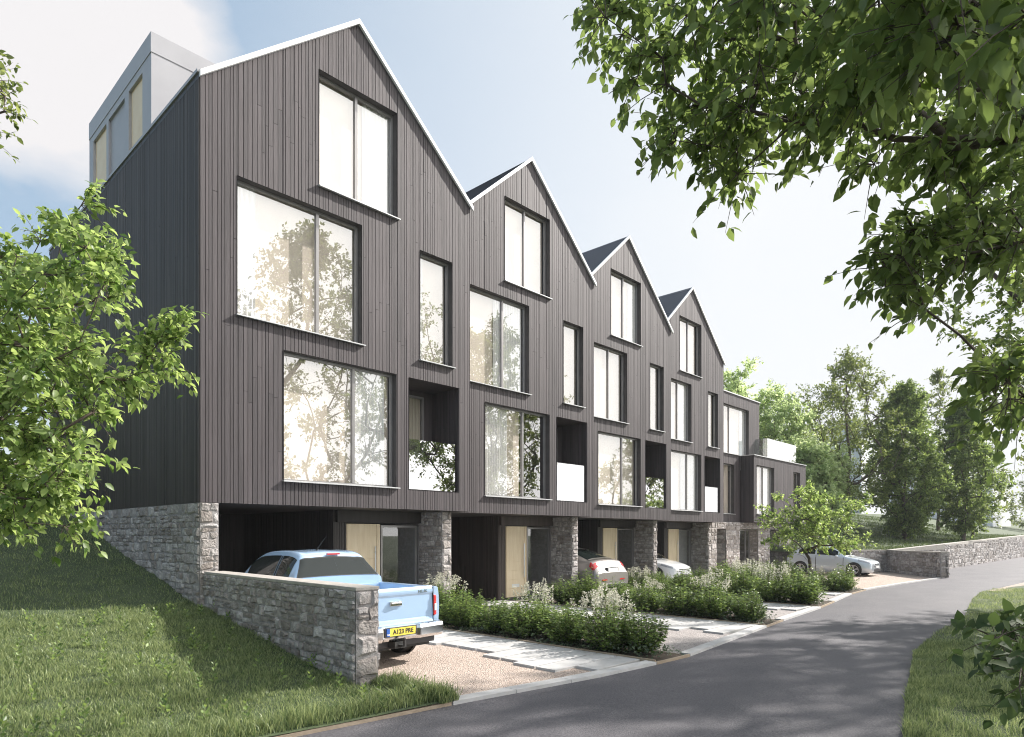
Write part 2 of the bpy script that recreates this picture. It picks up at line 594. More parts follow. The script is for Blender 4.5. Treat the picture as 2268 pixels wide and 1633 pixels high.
def crown_pts(rs, c, r, n, shell=0.55, lump=0.25):
    c, r = np.array(c, float), np.array(r, float)
    d = unit(rs.normal(size=(n, 3)))
    q = (shell ** 3 + (1 - shell ** 3) * rs.uniform(0, 1, n)) ** (1 / 3)
    ph = rs.uniform(0, 6.3, 6)
    lob = 1 + lump * (np.sin(3 * d[:, 0] + ph[0] + 2 * d[:, 2]) * 0.5 + np.sin(4 * d[:, 1] + ph[1]) * 0.3 + np.sin(5 * d[:, 2] + ph[2] + 3 * d[:, 0]) * 0.4)
    return c + d * r * (q * lob)[:, None]


def tree(name, base, fork, att, label, group=None, leaf='leaf_mid', size=0.12, ntw=6, nlf=8, crad=0.7, near=False, seed=1,
         droop=0.25, rtip=0.012, rpow=0.5, step=0.5, wob=0.07, sag=0.08, tw=False, upbias=0.15, cat='tree', spread=0.9):
    rs = np.random.RandomState(seed)
    root = empty(name, tuple(base), label, cat, group)
    mb, tips, outs = skeleton(rs, base, fork, np.array(att), step, wob, rtip, rpow, sag)
    v, f = cluster_leaves(rs, tips, crad * rs.uniform(0.7, 1.25, len(tips)), outs, ntw, nlf, size, near, droop, upbias, mb if tw else None, spread, 0.0022 if name == 'sapling' else 0.005)
    mb.obj('trunk', 'bark', root, smooth=True)
    np_mesh('crown', v, f, leaf, root)
    return root


# ------------------------------------------------------------------ ground, road, drives
KERB = [(-60, 1.0), (-25, -2.9), (-12, -4.4), (-5, -5.3), (-1.34, -5.65), (-0.59, -5.75), (0.69, -5.9), (3.06, -6.27), (4.34, -6.37),
        (5.31, -6.42), (9.46, -5.98), (10.92, -5.82), (14.19, -5.55), (16.5, -5.25), (19.39, -4.85), (21.96, -4.71), (25.5, -4.9), (31.0, -5.32)]
FAR_EDGE = [(-60, -24), (-25, -16), (-10, -12.6), (-4, -11.35), (0.5, -10.65), (2.86, -10.12), (4.74, -9.73), (6.75, -9.36), (8.22, -9.08), (11.51, -8.83), (14.05, -8.85), (20.13, -8.15),
            (23.09, -7.95), (32, -8.6), (45, -9.4), (75, -10.5), (120, -12), (300, -20)]


def kerb_y(x):
    return float(np.interp(x, [p[0] for p in KERB], [p[1] for p in KERB]))


def far_y(x):
    return float(np.interp(x, [p[0] for p in FAR_EDGE], [p[1] for p in FAR_EDGE]))


def sheet(name, rows, mat, z=None):
    """rows: list of equal-length lists of points"""
    mb = MB()
    n = len(rows[0])
    vs = [p if z is None else (p[0], p[1], z) for r in rows for p in r]
    fs = [(i * n + j, i * n + j + 1, (i + 1) * n + j + 1, (i + 1) * n + j) for i in range(len(rows) - 1) for j in range(n - 1)]
    mb.add(vs, fs)
    return tag(mb.obj(name, mat, smooth=True), kind='structure')


g = MB()
g.quad((-600, -600, -0.13), (900, -600, -0.13), (900, 900, -0.13), (-600, 900, -0.13))
tag(g.obj('ground', 'turf'), kind='structure')

WALL_LINE = [(35.0, -2.1), (40.3, -3.8), (48, -4.0), (58, -4.2), (71, -4.5), (100, -5.2), (160, -7), (300, -11)]


def wl_y(x):
    return float(np.interp(x, [p[0] for p in WALL_LINE], [p[1] for p in WALL_LINE]))


xs = sorted(set([p[0] for p in KERB] + [p[0] for p in FAR_EDGE] + list(np.arange(-4, 32, 0.8)) + [35, 40.3, 48, 58, 71, 100, 160, 300]))
rows = []
for x in xs:
    y0 = far_y(x)
    y1 = kerb_y(x) if x <= 31.0 else (-5.0 if x < 36 else wl_y(x) - 0.02)
    rows.append([(x, y0 + (y1 - y0) * t, -0.095 + 0.03 * math.sin(PI * t)) for t in (0, .25, .5, .75, 1)])
sheet('road', rows, 'asphalt')

# lawn bank beside the first house
BK = ([-6.5, -6.0, -5.4, -4.9, -4.0, -2.0, 0.0, 3.0, 6.0, 8.4, 12, 20, 40, 80], [-0.1, -0.06, 0.03, 0.10, 0.2, 0.42, 0.66, 1.3, 1.95, 2.47, 3.0, 4.2, 6, 9])


def lawn_z(x, y):
    yy = y - kerb_y(x) - 5.85  # distance from the kerb, level with the wall end at x = 0
    z = np.interp(yy + 0 * x, BK[0], BK[1])
    k = max(0.0, -x - 1) * 0.012
    return float(z + k * max(0, min(1, (yy + 6) / 4)) + 0.03 * math.sin(1.7 * x + 0.6 * y) * math.sin(1.1 * y + 0.4 * x))


def lawn_xr(y):
    if y < -4.85:
        return 0.3 + (-4.85 - y) * 0.33
    return 0.12 if y < 0.0 else 0.04


rows = []
ysl = sorted(list(np.arange(0, 1.001, 1 / 60)))
xsl = np.concatenate([[-60, -40, -30, -22, -16, -13], np.arange(-11, -1.0, 0.5), np.arange(-1, 0.01, 0.25)])
for yv in list(np.arange(-5.95, 9.1, 0.3)) + [10, 12, 15, 20, 30, 45, 70]:
    r = []
    for xv in xsl:
        xr = lawn_xr(yv)
        x = xr + (xv if xv < -0.01 else 0)
        yk = kerb_y(x)
        y = yv
        if yv < -2:  # follow the kerb at the front
            t = (yv + 5.95) / 3.95
            y = yk * (1 - t) + (-2) * t
        r.append((x, y, lawn_z(x, y)))
    rows.append(r)
sheet('lawn', rows, 'turf')

# verge on the far side of the road
rows = []
for x in list(np.arange(-12, 27, 0.75)) + [30, 36, 45, 60, 90, 150]:
    y0 = far_y(x)
    rows.append([(x, y0 - d, -0.07 + min(d, 1) * 0.05 + 0.015 * d + 0.02 * math.sin(2 * x + d)) for d in (0, .3, 1, 2, 3.5, 6, 12, 30, 70)])
sheet('verge', rows, 'turf')
sheet('verge_gravel', [[(x, far_y(x) - 0.05, -0.045), (x, far_y(x) - 2.6, -0.02)] for x in np.arange(23.6, 34, 0.8)], 'gravel_gold')

# hillside behind the far walls
HP = [(30.0, 9.0, 1.6), (32.1, 5.0, 1.1), (32.45, -0.8, 0.95), (35.0, -1.9, 0.97), (40.3, -3.6, 1.2), (48, -3.8, 1.32), (58, -4.0, 1.5), (71, -4.3, 1.7), (100, -5, 2.0), (160, -6.8, 2.4), (300, -10.8, 3)]
HD = [0, 0.6, 1.5, 3, 5, 8, 12, 17, 24, 35, 60, 110]


def hill(x, y):
    """height of the hillside at a point"""
    bx = [p[0] for p in HP]
    y0 = np.interp(x, bx, [p[1] for p in HP])
    z0 = np.interp(x, bx, [p[2] for p in HP])
    d = max(0.0, y - y0)
    return float(z0 - 0.03 + 0.06 * min(d, 3) + 0.2 * max(0, d - 3) * (1 - 0.3 * min(1, d / 60)) + 0.05 * math.sin(0.7 * x + d))


rows = []
for i in range(len(HP) - 1):
    m = 4
    for k in range(m):
        t = k / m
        x = HP[i][0] * (1 - t) + HP[i + 1][0] * t
        y = HP[i][1] * (1 - t) + HP[i + 1][1] * t
        rows.append([(x, y + d, hill(x, y + d)) for d in HD])
sheet('hillside', rows, 'turf')

# drives: gravel, paving strips, planting beds, edging
X_GRAV = [(0.2, 3.3, 'gravel_gold'), (5.38, 8.25, 'gravel_grey'), (10.95, 13.24, 'gravel_grey'), (16.3, 18.55, 'gravel_grey'), (21.5, 34.9, 'gravel_gold')]
mb = None
for i, (a, b, m) in enumerate(X_GRAV):
    rows = []
    for x in np.linspace(a, b, 12):
        yk = kerb_y(x) if x < 31 else -5.3 + (x - 31) * 0.8
        rows.append([(x, yk + 0.02, -0.088), (x, -3, -0.088), (x, 0, -0.09), (x, 6 if i < 4 else 2.6, -0.09)])
    sheet('driveway', rows, m)
for k_, (a, b) in enumerate(((0.3, 6.3), (6.38, 12.35), (12.45, 18.4), (18.5, 24.3))):
    yy = 0.715 * k_
    sheet('paving', [[(x, yy + .9, -0.083), (x, yy + 3, -0.083), (x, yy + 6.0, -0.083)] for x in (a, (a + b) / 2, b)], 'gravel_gold' if k_ == 0 else 'gravel_grey')
BED_X = [((4.45, 5.36), (4.45, 6.25)), ((9.68, 10.93), (9.68, 12.3)), ((14.42, 16.28), (14.42, 18.3)), ((19.5, 21.48), (19.5, 24.4))]
for (a, b), (c, d) in BED_X:
    sheet('soil', [[(x0, kerb_y(x0) + 0.05, -0.075), (x0 + (x1 - x0) * .5, -3, -0.06), (x1, 1.3 if c < 19 else 2.65, -0.075)]
                   for x0, x1 in zip(np.linspace(a, b, 6), np.linspace(c, d, 6))], 'soil')

PATHS = [(3.3, 4.42, 0.7), (8.28, 9.64, 2.1), (13.28, 14.38, 2.8), (18.6, 19.46, 3.5)]
for i, (a, b, yend) in enumerate(PATHS):
    mb = MB()
    y = kerb_y((a + b) / 2) + 0.28
    k = 0
    while y < yend:
        dy = rnd.uniform(0.4, 0.52)
        l = a - (rnd.choice([0, 0, 0.12, 0.3, 0.45]) if y < 0.3 else 0)
        mb.box((l, y, -0.12), (b, y + dy - 0.03, -0.05 + rnd.uniform(-0.003, 0.003)))
        y += dy
    tag(mb.obj('path', 'concrete', bevel=0.004), kind='structure')


def strip(name, x0, x1, w0, w1, z0, z1, mat, n=10, gap=0.0):
    mb = MB()
    xs = np.linspace(x0, x1, n + 1)
    for i in range(n):
        a, b = xs[i] + gap, xs[i + 1] - gap
        ya, yb = kerb_y(a), kerb_y(b)
        mb.prism([(a, ya + w0, z0), (b, yb + w0, z0), (b, yb + w1, z0), (a, ya + w1, z0)], (0, 0, z1 - z0))
    return tag(mb.obj(name, mat), kind='structure')


for a, b in ((0.62, 4.4), (5.4, 9.62), (10.95, 14.38), (16.3, 19.44), (21.5, 30.9)):
    strip('kerb', a, b, 0.0, 0.2 if a < 20 else 0.16, -0.2, -0.05, 'concrete', max(3, int((b - a) / 0.9)), 0.005)
for a, b in ((-30, 0.6), (4.42, 5.38), (9.64, 10.93), (14.4, 16.28), (19.46, 21.48)):
    strip('edging', a, b, 0.0, 0.04, -0.2, -0.055, 'edging', max(3, int((b - a) / 0.8)))
mb = MB()
for a, (xe, yy) in zip((4.43, 9.65, 14.39, 19.47), ((0, 1.2), (0, 1.9), (0, 2.6), (0, 3))):
    mb.box((a, kerb_y(a) + 0.05, -0.2), (a + 0.03, 0.9, -0.03))
tag(mb.obj('edging', 'edging'), kind='structure')


# ------------------------------------------------------------------ masonry
def stones(mb, o, U, V, N, w, h, rs, size=0.15, depth=0.03, top=None, bot=None):
    """a face of coursed rubble: o corner, U/V unit axes, N outward; material 0 stone, 1 mortar"""
    o, U, V, N = (np.array(q, float) for q in (o, U, V, N))
    v = 0.0
    while v < h - 0.015:
        hh = min(size * rs.uniform(0.55, 1.25), h - v)
        if h - v - hh < 0.05:
            hh = h - v
        u = 0.0
        while u < w - 0.01:
            ww = min(hh * rs.uniform(0.7, 2.2) + 0.03, w - u)
            if w - u - ww < 0.07:
                ww = w - u
            pieces = [(u, v, ww, hh)]
            if hh > 0.11 and rs.uniform() < 0.38:
                q = rs.uniform(0.4, 0.6)
                pieces = [(u, v, ww, hh * q), (u, v + hh * q, ww, hh * (1 - q))]
            for (a, b, c, d) in pieces:
                if bot is not None and b + d < bot(a + c / 2):
                    continue
                g = 0.008
                j = lambda s: rs.uniform(-1, 1) * min(0.03, s * 0.17)
                ring = [(a + g + j(c), b + g + j(d)), (a + c / 2 + j(c), b + g * .7 + j(d) * .5), (a + c - g + j(c), b + g + j(d)), (a + c - g * .7, b + d / 2 + j(d)),
                        (a + c - g + j(c), b + d - g + j(d)), (a + c / 2 + j(c), b + d - g * .7 + j(d) * .5), (a + g + j(c), b + d - g + j(d)), (a + g * .7, b + d / 2 + j(d))]
                ring = [(min(max(p, 0.001), w - 0.001), min(max(q, 0.001), h - 0.001)) for p, q in ring]
                cu, cv = sum(p for p, q in ring) / 8, sum(q for p, q in ring) / 8
                dp = depth * rs.uniform(0.45, 1.2)
                tu, tv = rs.uniform(-.15, .15), rs.uniform(-.15, .15)
                base = [o + U * p + V * q for p, q in ring]
                sh = rs.uniform(0.66, 0.84)
                topv = []
                for p, q in ring:
                    s2 = sh + rs.uniform(-.11, .11)
                    pp, qq = cu + (p - cu) * s2, cv + (q - cv) * s2
                    topv.append(o + U * pp + V * qq + N * (dp + tu * (pp - cu) + tv * (qq - cv)) * 1.0)
                mid = o + U * cu + V * cv + N * dp * rs.uniform(1.0, 1.35)
                mb.add(base + topv + [mid], [(k, (k + 1) % 8, 8 + (k + 1) % 8, 8 + k) for k in range(8)] + [(8 + k, 8 + (k + 1) % 8, 16) for k in range(8)], 0)
            u += ww
        v += hh
    m = o + N * 0.004
    mb.quad(m, m + U * w, m + U * w + V * h, m + V * h, 1)


RS = np.random.RandomState(11)

# low garden wall beside the pickup
lw = empty('stone_wall', (0.1, -2.4, 0), 'low rubble stone garden wall running out from the first house beside the blue pickup', 'wall')
A = np.array([0.07, -0.03, 0])
Bp = np.array([-0.06, -4.88, 0])
ax = unit(Bp - A)
px_ = np.array([-ax[1], ax[0], 0])  # towards +X
L = np.linalg.norm(Bp - A)
mb = MB()
Tw = 0.32
zt = 1.24
stones(mb, A + np.array([0, 0, -0.1]), ax, (0, 0, 1), -px_, L, zt + 0.1, RS, 0.135, 0.03)
stones(mb, Bp + np.array([0, 0, -0.1]), px_, (0, 0, 1), ax, Tw, zt + 0.1, RS, 0.21, 0.035)
stones(mb, A + px_ * Tw + np.array([0, 0, -0.1]), ax, (0, 0, 1), px_, L, zt + 0.1, RS, 0.17, 0.03)
mb.obj('wall_face', ['stone', 'mortar'], lw)
mb = MB()
p = [A - px_ * 0.01, Bp - px_ * 0.01 + ax * 0.02, Bp + px_ * (Tw + 0.01) + ax * 0.02, A + px_ * (Tw + 0.01)]
mb.prism([tuple(q + np.array([0, 0, zt])) for q in p], (0, 0, 0.045))
mb.obj('coping', 'coping', lw, bevel=0.008)


# ------------------------------------------------------------------ timber boards
def boards(mb, o, U, N, u0, u1, zb, zt, opens, rs, wmin=0.055, wmax=0.098, th=0.014, gap=0.0055, extra=(), joints=True):
    """vertical boards on a wall plane; zt(u) is the top edge; opens = (ua, ub, za, zb)"""
    o, U, N = (np.array(q, float) for q in (o, U, N))
    br = [u0]
    u = u0
    while u < u1:
        u += rs.choice([rs.uniform(wmin, wmin * 1.2), rs.uniform(wmax * 0.85, wmax)])
        br.append(min(u, u1))
    hard = sorted(set([u0, u1] + list(extra) + [q for op in opens for q in op[:2] if u0 < q < u1]))
    cells = []
    for a, b in zip(br[:-1], br[1:]):
        if b - a < 0.004:
            continue
        cuts = [a] + [q for q in hard if a + 0.004 < q < b - 0.004] + [b]
        for c, d in zip(cuts[:-1], cuts[1:]):
            cells.append((c, d, c == a, d == b))
    for c, d, ga, gb in cells:
        mid = (c + d) / 2
        iv = [(zb, None)]
        ops = sorted([op for op in opens if op[0] < mid < op[1]], key=lambda q: q[2])
        segs = []
        z = zb
        for op in ops:
            if op[2] > z + 0.005:
                segs.append((z, op[2]))
            z = max(z, op[3])
        segs.append((z, None))
        ca, db = c + (gap if ga else 0), d - (gap if gb else 0)
        t = th + rs.uniform(-0.0015, 0.0015)
        if joints:
            sg2 = []
            for z0, z1 in segs:
                top = min(zt(ca), zt(db)) if z1 is None else z1
                if top - z0 > 2.2 and rs.uniform() < 0.8:
                    zj = z0 + (top - z0) * rs.uniform(0.25, 0.75)
                    sg2 += [(z0, zj - 0.003), (zj + 0.003, z1)]
                else:
                    sg2.append((z0, z1))
            segs = sg2
        for z0, z1 in segs:
            t = t + rs.uniform(-0.0015, 0.0015)
            za = zt(ca) if z1 is None else z1
            zc = zt(db) if z1 is None else z1
            if min(za, zc) <= z0 + 0.01:
                continue
            f = [o + U * ca + np.array([0, 0, z0]), o + U * db + np.array([0, 0, z0]), o + U * db + np.array([0, 0, zc]), o + U * ca + np.array([0, 0, za])]
            g = [q + N * t for q in f]
            mb.add(f + g, [(4, 5, 6, 7), (0, 4, 7, 3), (1, 2, 6, 5), (0, 1, 5, 4), (3, 7, 6, 2)], 0)
    # backing
    hs = sorted(set(hard))
    for a, b in zip(hs[:-1], hs[1:]):
        mid = (a + b) / 2
        z = zb
        for op in sorted([op for op in opens if op[0] < mid < op[1]], key=lambda q: q[2]):
            if op[2] > z:
                mb.quad(o + U * a + np.array([0, 0, z]), o + U * b + np.array([0, 0, z]), o + U * b + np.array([0, 0, op[2]]), o + U * a + np.array([0, 0, op[2]]), 1)
            z = max(z, op[3])
        mb.quad(o + U * a + np.array([0, 0, z]), o + U * b + np.array([0, 0, z]), o + U * b + np.array([0, 0, zt(b)]), o + U * a + np.array([0, 0, zt(a)]), 1)


def curtain(mb, xa, xb, y, z0, z1, rs, fold=0.09, amp=0.026):
    n = max(6, int((xb - xa) / 0.012))
    xs = np.linspace(xa, xb, n)
    ph = np.cumsum(rs.uniform(0.6, 1.4, n)) * (0.012 / fold) * 2 * PI
    ys = y + amp * np.sin(ph)
    vs = [(x, yy, z0) for x, yy in zip(xs, ys)] + [(x, yy, z1) for x, yy in zip(xs, ys)]
    mb.add(vs, [(i, i + 1, n + i + 1, n + i) for i in range(n - 1)])


def window(root, X, Y, op, mull, rs, inner=('blind',), depth=0.2, fw=0.05, name='window', sill=True):
    """op local opening (xa, xb, za, zb); Y plane of the wall; mull list of mullion positions as fractions"""
    xa, xb, za, zb = op[0] + X, op[1] + X, op[2], op[3]
    y0, yf = Y - 0.024, Y + depth
    mb = MB()
    # lining of the opening
    for a, b in (((xa, za), (xa, zb)), ((xa, zb), (xb, zb)), ((xb, zb), (xb, za)), ((xb, za), (xa, za))):
        mb.quad((a[0], y0, a[1]), (b[0], y0, b[1]), (b[0], yf, b[1]), (a[0], yf, a[1]), 1)
    y1, y2 = Y + depth - 0.075, Y + depth - 0.01
    e = 0.002
    mb.box((xa + e, y1, zb - fw), (xb - e, y2, zb - e))
    mb.box((xa + e, y1, za + e), (xb - e, y2, za + fw))
    mb.box((xa + e, y1 + e, za + fw), (xa + fw, y2, zb - fw))
    mb.box((xb - fw, y1 + e, za + fw), (xb - e, y2, zb - fw))
    for m in mull:
        x = xa + (xb - xa) * m
        mb.box((x - 0.03, y1 - 0.004, za + fw), (x + 0.03, y2, zb - fw))
    w = mb.obj(name, ['frame', 'reveal'], root)
    mb = MB()
    yg = Y + depth - 0.04
    mb.quad((xa + fw - .004, yg, za + fw - .004), (xb - fw + .004, yg, za + fw - .004), (xb - fw + .004, yg, zb - fw + .004), (xa + fw - .004, yg, zb - fw + .004))
    mb.obj('pane', 'glass', w)
    if sill:
        mb = MB()
        mb.prism([(xa - 0.03, Y - 0.085, za - 0.018), (xb + 0.06, Y - 0.085, za - 0.018), (xb + 0.06, Y + 0.12, za + 0.006), (xa - 0.03, Y + 0.12, za + 0.006)], (0, 0, 0.022))
        mb.obj('sill', 'sill', w)
    for it in inner:
        kind = it if isinstance(it, str) else it[0]
        a, b = (0, 1) if isinstance(it, str) else it[1:]
        ca, cb = xa + (xb - xa) * a, xa + (xb - xa) * b
        mb = MB()
        if kind == 'blind':
            mb.box((ca + 0.01, Y + depth + 0.075, za - 0.02), (cb - 0.01, Y + depth + 0.08, zb + 0.02))
            mb.obj('blind', 'blind', w)
        elif kind == 'curtain':
            curtain(mb, ca, cb, Y + depth + 0.03, za + 0.01, zb, rs)
            mb.obj('curtain', 'curtain', w, smooth=True)
        elif kind == 'room':
            mb.quad((ca - .5, Y + 2.6, za - .1), (cb + .5, Y + 2.6, za - .1), (cb + .5, Y + 2.6, zb + .2), (ca - .5, Y + 2.6, zb + .2))
            mb.obj('room_wall', 'interior', w)
    return w


def gable(x0, x1, za, ze):
    xm = (x0 + x1) / 2
    return lambda u: ze + (za - ze) * (1 - abs(u - xm) / ((x1 - x0) / 2))


def front_door(root, xa, xb, y, z0, z1, letter):
    mb = MB()
    n = 8
    fwid = 0.09
    for i in range(n):  # horizontal oak boards
        a = z0 + (z1 - z0) * i / n
        mb.box((xa + 0.012, y - 0.045, a + 0.004), (xb - fwid - .006, y + 0.01, a + (z1 - z0) / n - 0.004))
    mb.box((xb - fwid, y - 0.052, z0), (xb, y + 0.012, z1))
    mb.box((xa, y - 0.03, z0 + .002), (xb - fwid - .002, y + 0.008, z1 - .002))
    mb.box((xa - 0.02, y - 0.12, z0 - 0.1), (xb + 0.02, y + 0.02, z0 - 0.004), 1)
    d = mb.obj('door', ['door', 'reveal'], root)
    mb = MB()
    hx = xb - fwid - 0.07
    mb.tube([(hx, y - 0.1, z0 + 0.6), (hx, y - 0.1, z0 + 1.65)], 0.017, 10)
    for z in (0.75, 1.5):
        mb.tube([(hx, y - 0.1, z0 + z), (hx, y - 0.04, z0 + z)], 0.01, 8)
    mb.obj('handle', 'steel', d, smooth=False)
    if letter:
        mb = MB()
        mb.box((xa + 0.25, y - 0.052, z0 + 0.3), (xa + 0.58, y - 0.044, z0 + 0.4))
        mb.obj('letter_plate', 'white', d)
    return d


S = 0.715
ZE, ZA, ZS = 9.95, 12.63, 2.49
HX = [0.0, 6.37, 12.41, 18.45, 24.49]
DEEP = 10.5
HLAB = ['dark timber gabled house nearest the lawn, zinc dormer on its roof and blue pickup below',
        'dark timber gabled house whose carport stands empty, brown carport wall showing',
        'dark timber gabled house with the silver coupe parked under it',
        'dark timber gabled house farthest back, white car under it, joined to the flat roofed house']
LOC = dict(loft=(1.96, 3.85, 8.84, 11.16), big=(0.32, 2.95, 5.89, 8.40), first=(1.21, 3.84, 2.95, 5.44), narrow=(4.50, 5.47, 5.88, 8.37), balc=(4.18, 5.69, 2.94, 5.43))
INNER = [
    dict(loft=['blind', ('curtain', .62, 1)], big=['blind', ('curtain', 0.01, .17)], first=['blind', ('curtain', .64, .95)], narrow=['blind', ('curtain', 0, .25)]),
    dict(loft=['blind'], big=['blind', ('curtain', .55, .98)], first=[('blind', 0, .62), ('curtain', .02, .42), 'room'], narrow=['blind']),
    dict(loft=['blind', ('curtain', .75, 1)], big=['blind'], first=[('blind', 0, 1)], narrow=['blind', ('curtain', 0, .4)]),
    dict(loft=['blind'], big=['blind', ('curtain', .7, 1)], first=[('blind', 0, .5), ('curtain', .48, .98), 'room'], narrow=['blind']),
]
MUL = dict(loft=[0.5], big=[0.64], first=[0.62], narrow=[])


def build_house(k):
    rs = np.random.RandomState(100 + k)
    Y = S * k
    x0, x1 = HX[k], HX[k + 1]
    X = x1 - 6.04  # local origin
    root = empty('terraced_house', ((x0 + x1) / 2, Y, 0), HLAB[k], 'house', 'row of dark timber gabled houses')
    zt = gable(x0, x1, ZA - .1, ZE - .1)
    ops = [(X + a, X + b, c, d) for a, b, c, d in LOC.values()]
    lo = x0 if k == 0 else x0 - 0.0
    mb = MB()
    boards(mb, (0, Y, 0), (1, 0, 0), (0, -1, 0), lo, x1, ZS, zt, ops, rs, extra=[(x0 + x1) / 2])
    mb.obj('wall', ['clad', 'clad_back'], root)
    # right hand return of the step forward
    mb = MB()
    boards(mb, (x1, Y, 0), (0, 1, 0), (1, 0, 0), 0.0, S + 0.05 if k < 3 else DEEP - 0.1, ZS, lambda u: ZE - 0.05, [], rs)
    mb.obj('return_wall', ['clad', 'clad_back'], root)
    # shell: back wall, far gable, floor slab over the carport
    mb = MB()
    xm = (x0 + x1) / 2
    yb = Y + DEEP
    mb.prism([(x0 + .03, yb - 0.2, -.1), (x1 - .03, yb - 0.2, -.1), (x1 - .03, yb - 0.2, ZE - .05), (xm, yb - 0.2, ZA - .1), (x0 + .03, yb - 0.2, ZE - .05)], (0, 0.2, 0))
    mb.box((x0 + .02, Y + 0.005, ZS + .002), (x1 - .02, yb - .22, ZS + 0.22))
    for z in (5.58, 8.55):
        mb.box((x0 + .05, Y + 0.34 if z > 8 else Y + 1.95, z), (x1 - .05, yb - .25, z + 0.2))
    if k:
        mb.quad((x0 + .01, Y + .1, -.1), (x0 + .01, yb, -.1), (x0 + .01, yb, ZE - .1), (x0 + .01, Y + .1, ZE - .1))
    mb.obj('rear_wall', 'clad_shaded', root)
    # roof
    mb = MB()
    th = 0.09
    for s in (0, 1):
        e = (x0 - (0.02 if k == 0 else 0.0)) if s == 0 else x1 + 0.02
        ze = ZE - (0.017 if s == 0 and k == 0 else 0)
        ya = Y - 0.03
        mb.prism([(e, ya, ze - .1), (xm, ya, ZA - .1), (xm, ya, ZA - .1 + th), (e, ya, ze - .1 + th)], (0, yb - ya + .1, 0))
    # slate courses stand a little proud
    for s in (0, 1):
        nC = 16
        for i in range(nC):
            t0, t1 = i / nC, (i + 1) / nC
            e = x0 if s == 0 else x1
            pa = (e + (xm - e) * t0, ZE + (ZA - ZE) * t0 - .095 + th)
            pb = (e + (xm - e) * t1, ZE + (ZA - ZE) * t1 - .102 + th)
            mb.quad((pa[0], Y, pa[1] + .012), (pb[0], Y, pb[1]), (pb[0], yb, pb[1]), (pa[0], yb, pa[1] + .012))
    rf = mb.obj('roof', 'slate', root)
    # verge trim
    mb = MB()
    sl = (ZA - ZE) / ((x1 - x0) / 2)
    for s in (0, 1):
        e = x0 - 0.02 if s == 0 else x1 + 0.06
        ze = ZA - sl * abs(xm - e)
        mb.prism([(e, Y - 0.085, ze - 0.095), (xm, Y - 0.085, ZA - 0.095), (xm, Y - 0.085, ZA + 0.01), (e, Y - 0.085, ze + 0.01)], (0, 0.055, 0))
    mb.obj('verge_trim', 'verge', rf)
    # windows
    for n in ('loft', 'big', 'first', 'narrow'):
        window(root, X, Y, LOC[n], MUL[n], rs, INNER[k][n])
    # recessed balcony
    a, b, c, d = LOC['balc']
    xa, xb = X + a, X + b
    yi = Y + 1.0
    mb = MB()
    y0 = Y - 0.024
    mb.quad((xa, y0, c), (xa, yi, c), (xa, yi, d), (xa, y0, d), 1)
    mb.quad((xa, y0, d), (xb, y0, d), (xb, yi, d), (xa, yi, d), 0)
    mb.quad((xa, y0, c), (xb, y0, c), (xb, yi, c), (xa, yi, c), 1)
    mb.quad((xa + 1.25, yi, c), (xb, yi, c), (xb, yi, d), (xa + 1.25, yi, d), 1)
    mb.quad((xa, yi, d - .12), (xa + 1.25, yi, d - .12), (xa + 1.25, yi, d), (xa, yi, d), 1)
    boards(mb, (xb, Y, 0), (0, 1, 0), (-1, 0, 0), 0.0, 0.99, c, lambda u: d, [], rs, 0.05, 0.07, 0.015)
    bal = mb.obj('balcony', ['clad', 'clad'], root)
    mb = MB()
    for x in (xa + .03, xa + .62, xa + 1.2):
        mb.box((x - .03, yi - .03, c + .05), (x + .03, yi + .03, d - .125))
    mb.box((xa + .06, yi - .028, d - .18), (xa + 1.17, yi + .028, d - .122))
    bd = mb.obj('balcony_door', 'frame', bal)
    mb = MB()
    mb.quad((xa + .05, yi, c), (xa + 1.2, yi, c), (xa + 1.2, yi, d - .15), (xa + .05, yi, d - .15))
    mb.obj('pane', 'glass_low', bd)
    mb = MB()
    curtain(mb, xa + 0.1, xa + 1.2, yi + 0.07, c, d - .1, rs)
    mb.obj('curtain', 'blind', bd, smooth=True)
    mb = MB()
    mb.box((xa + .004, Y + .05, c + .01), (xb - .08, Y + .066, 4.08))
    mb.obj('balustrade', 'glass_rail', bal)
    # ground floor: party pier, porch wall, door and glazing, carport
    yp = Y + 0.55
    xp0, xp1 = x1 - 0.41, x1 - 0.11
    mb = MB()
    stones(mb, (xp0, yp, -0.12), (1, 0, 0), (0, 0, 1), (0, -1, 0), xp1 - xp0, ZS + 0.115, rs, 0.2, 0.03)
    stones(mb, (xp0, yp + 0.95, -0.12), (0, -1, 0), (0, 0, 1), (-1, 0, 0), 0.95, ZS + 0.115, rs, 0.16, 0.03)
    mb.box((xp0 + 0.006, yp + 0.006, -0.12), (xp1, yb - 1.2, ZS - .003), 1)
    mb.obj('pier', ['stone', 'mortar'], root)
    yd = Y + 1.45
    xb0 = X + 3.18
    mb = MB()
    boards(mb, (0, yd, 0), (1, 0, 0), (0, -1, 0), xb0, xp0, -0.12, lambda u: ZS - .003, [(X + 3.49, xp0 - .002, -0.12, 2.2)], rs, 0.05, 0.09, 0.018)
    mb.box((xb0 + 0.03, yd - 0.12, 2.21), (xp0 - 0.0, yd - .03, ZS - .004), 0)
    boards(mb, (xb0, yd, 0), (0, 1, 0), (-1, 0, 0), -0.02, 5.2, -0.12, lambda u: ZS - .003, [], rs, 0.05, 0.09, 0.018)
    mb.obj('porch_wall', ['clad_brown' if k == 1 else 'clad_shaded', 'clad_back'], root)
    mb = MB()
    xc0 = x0 + (0.30 if k == 0 else -0.1)
    boards(mb, (0, Y + 6.0, 0), (1, 0, 0), (0, -1, 0), xc0, xb0, -0.12, lambda u: ZS - .003, [], rs, 0.05, 0.09, 0.018)
    mb.obj('carport_wall', ['clad_shaded', 'clad_back'], root)
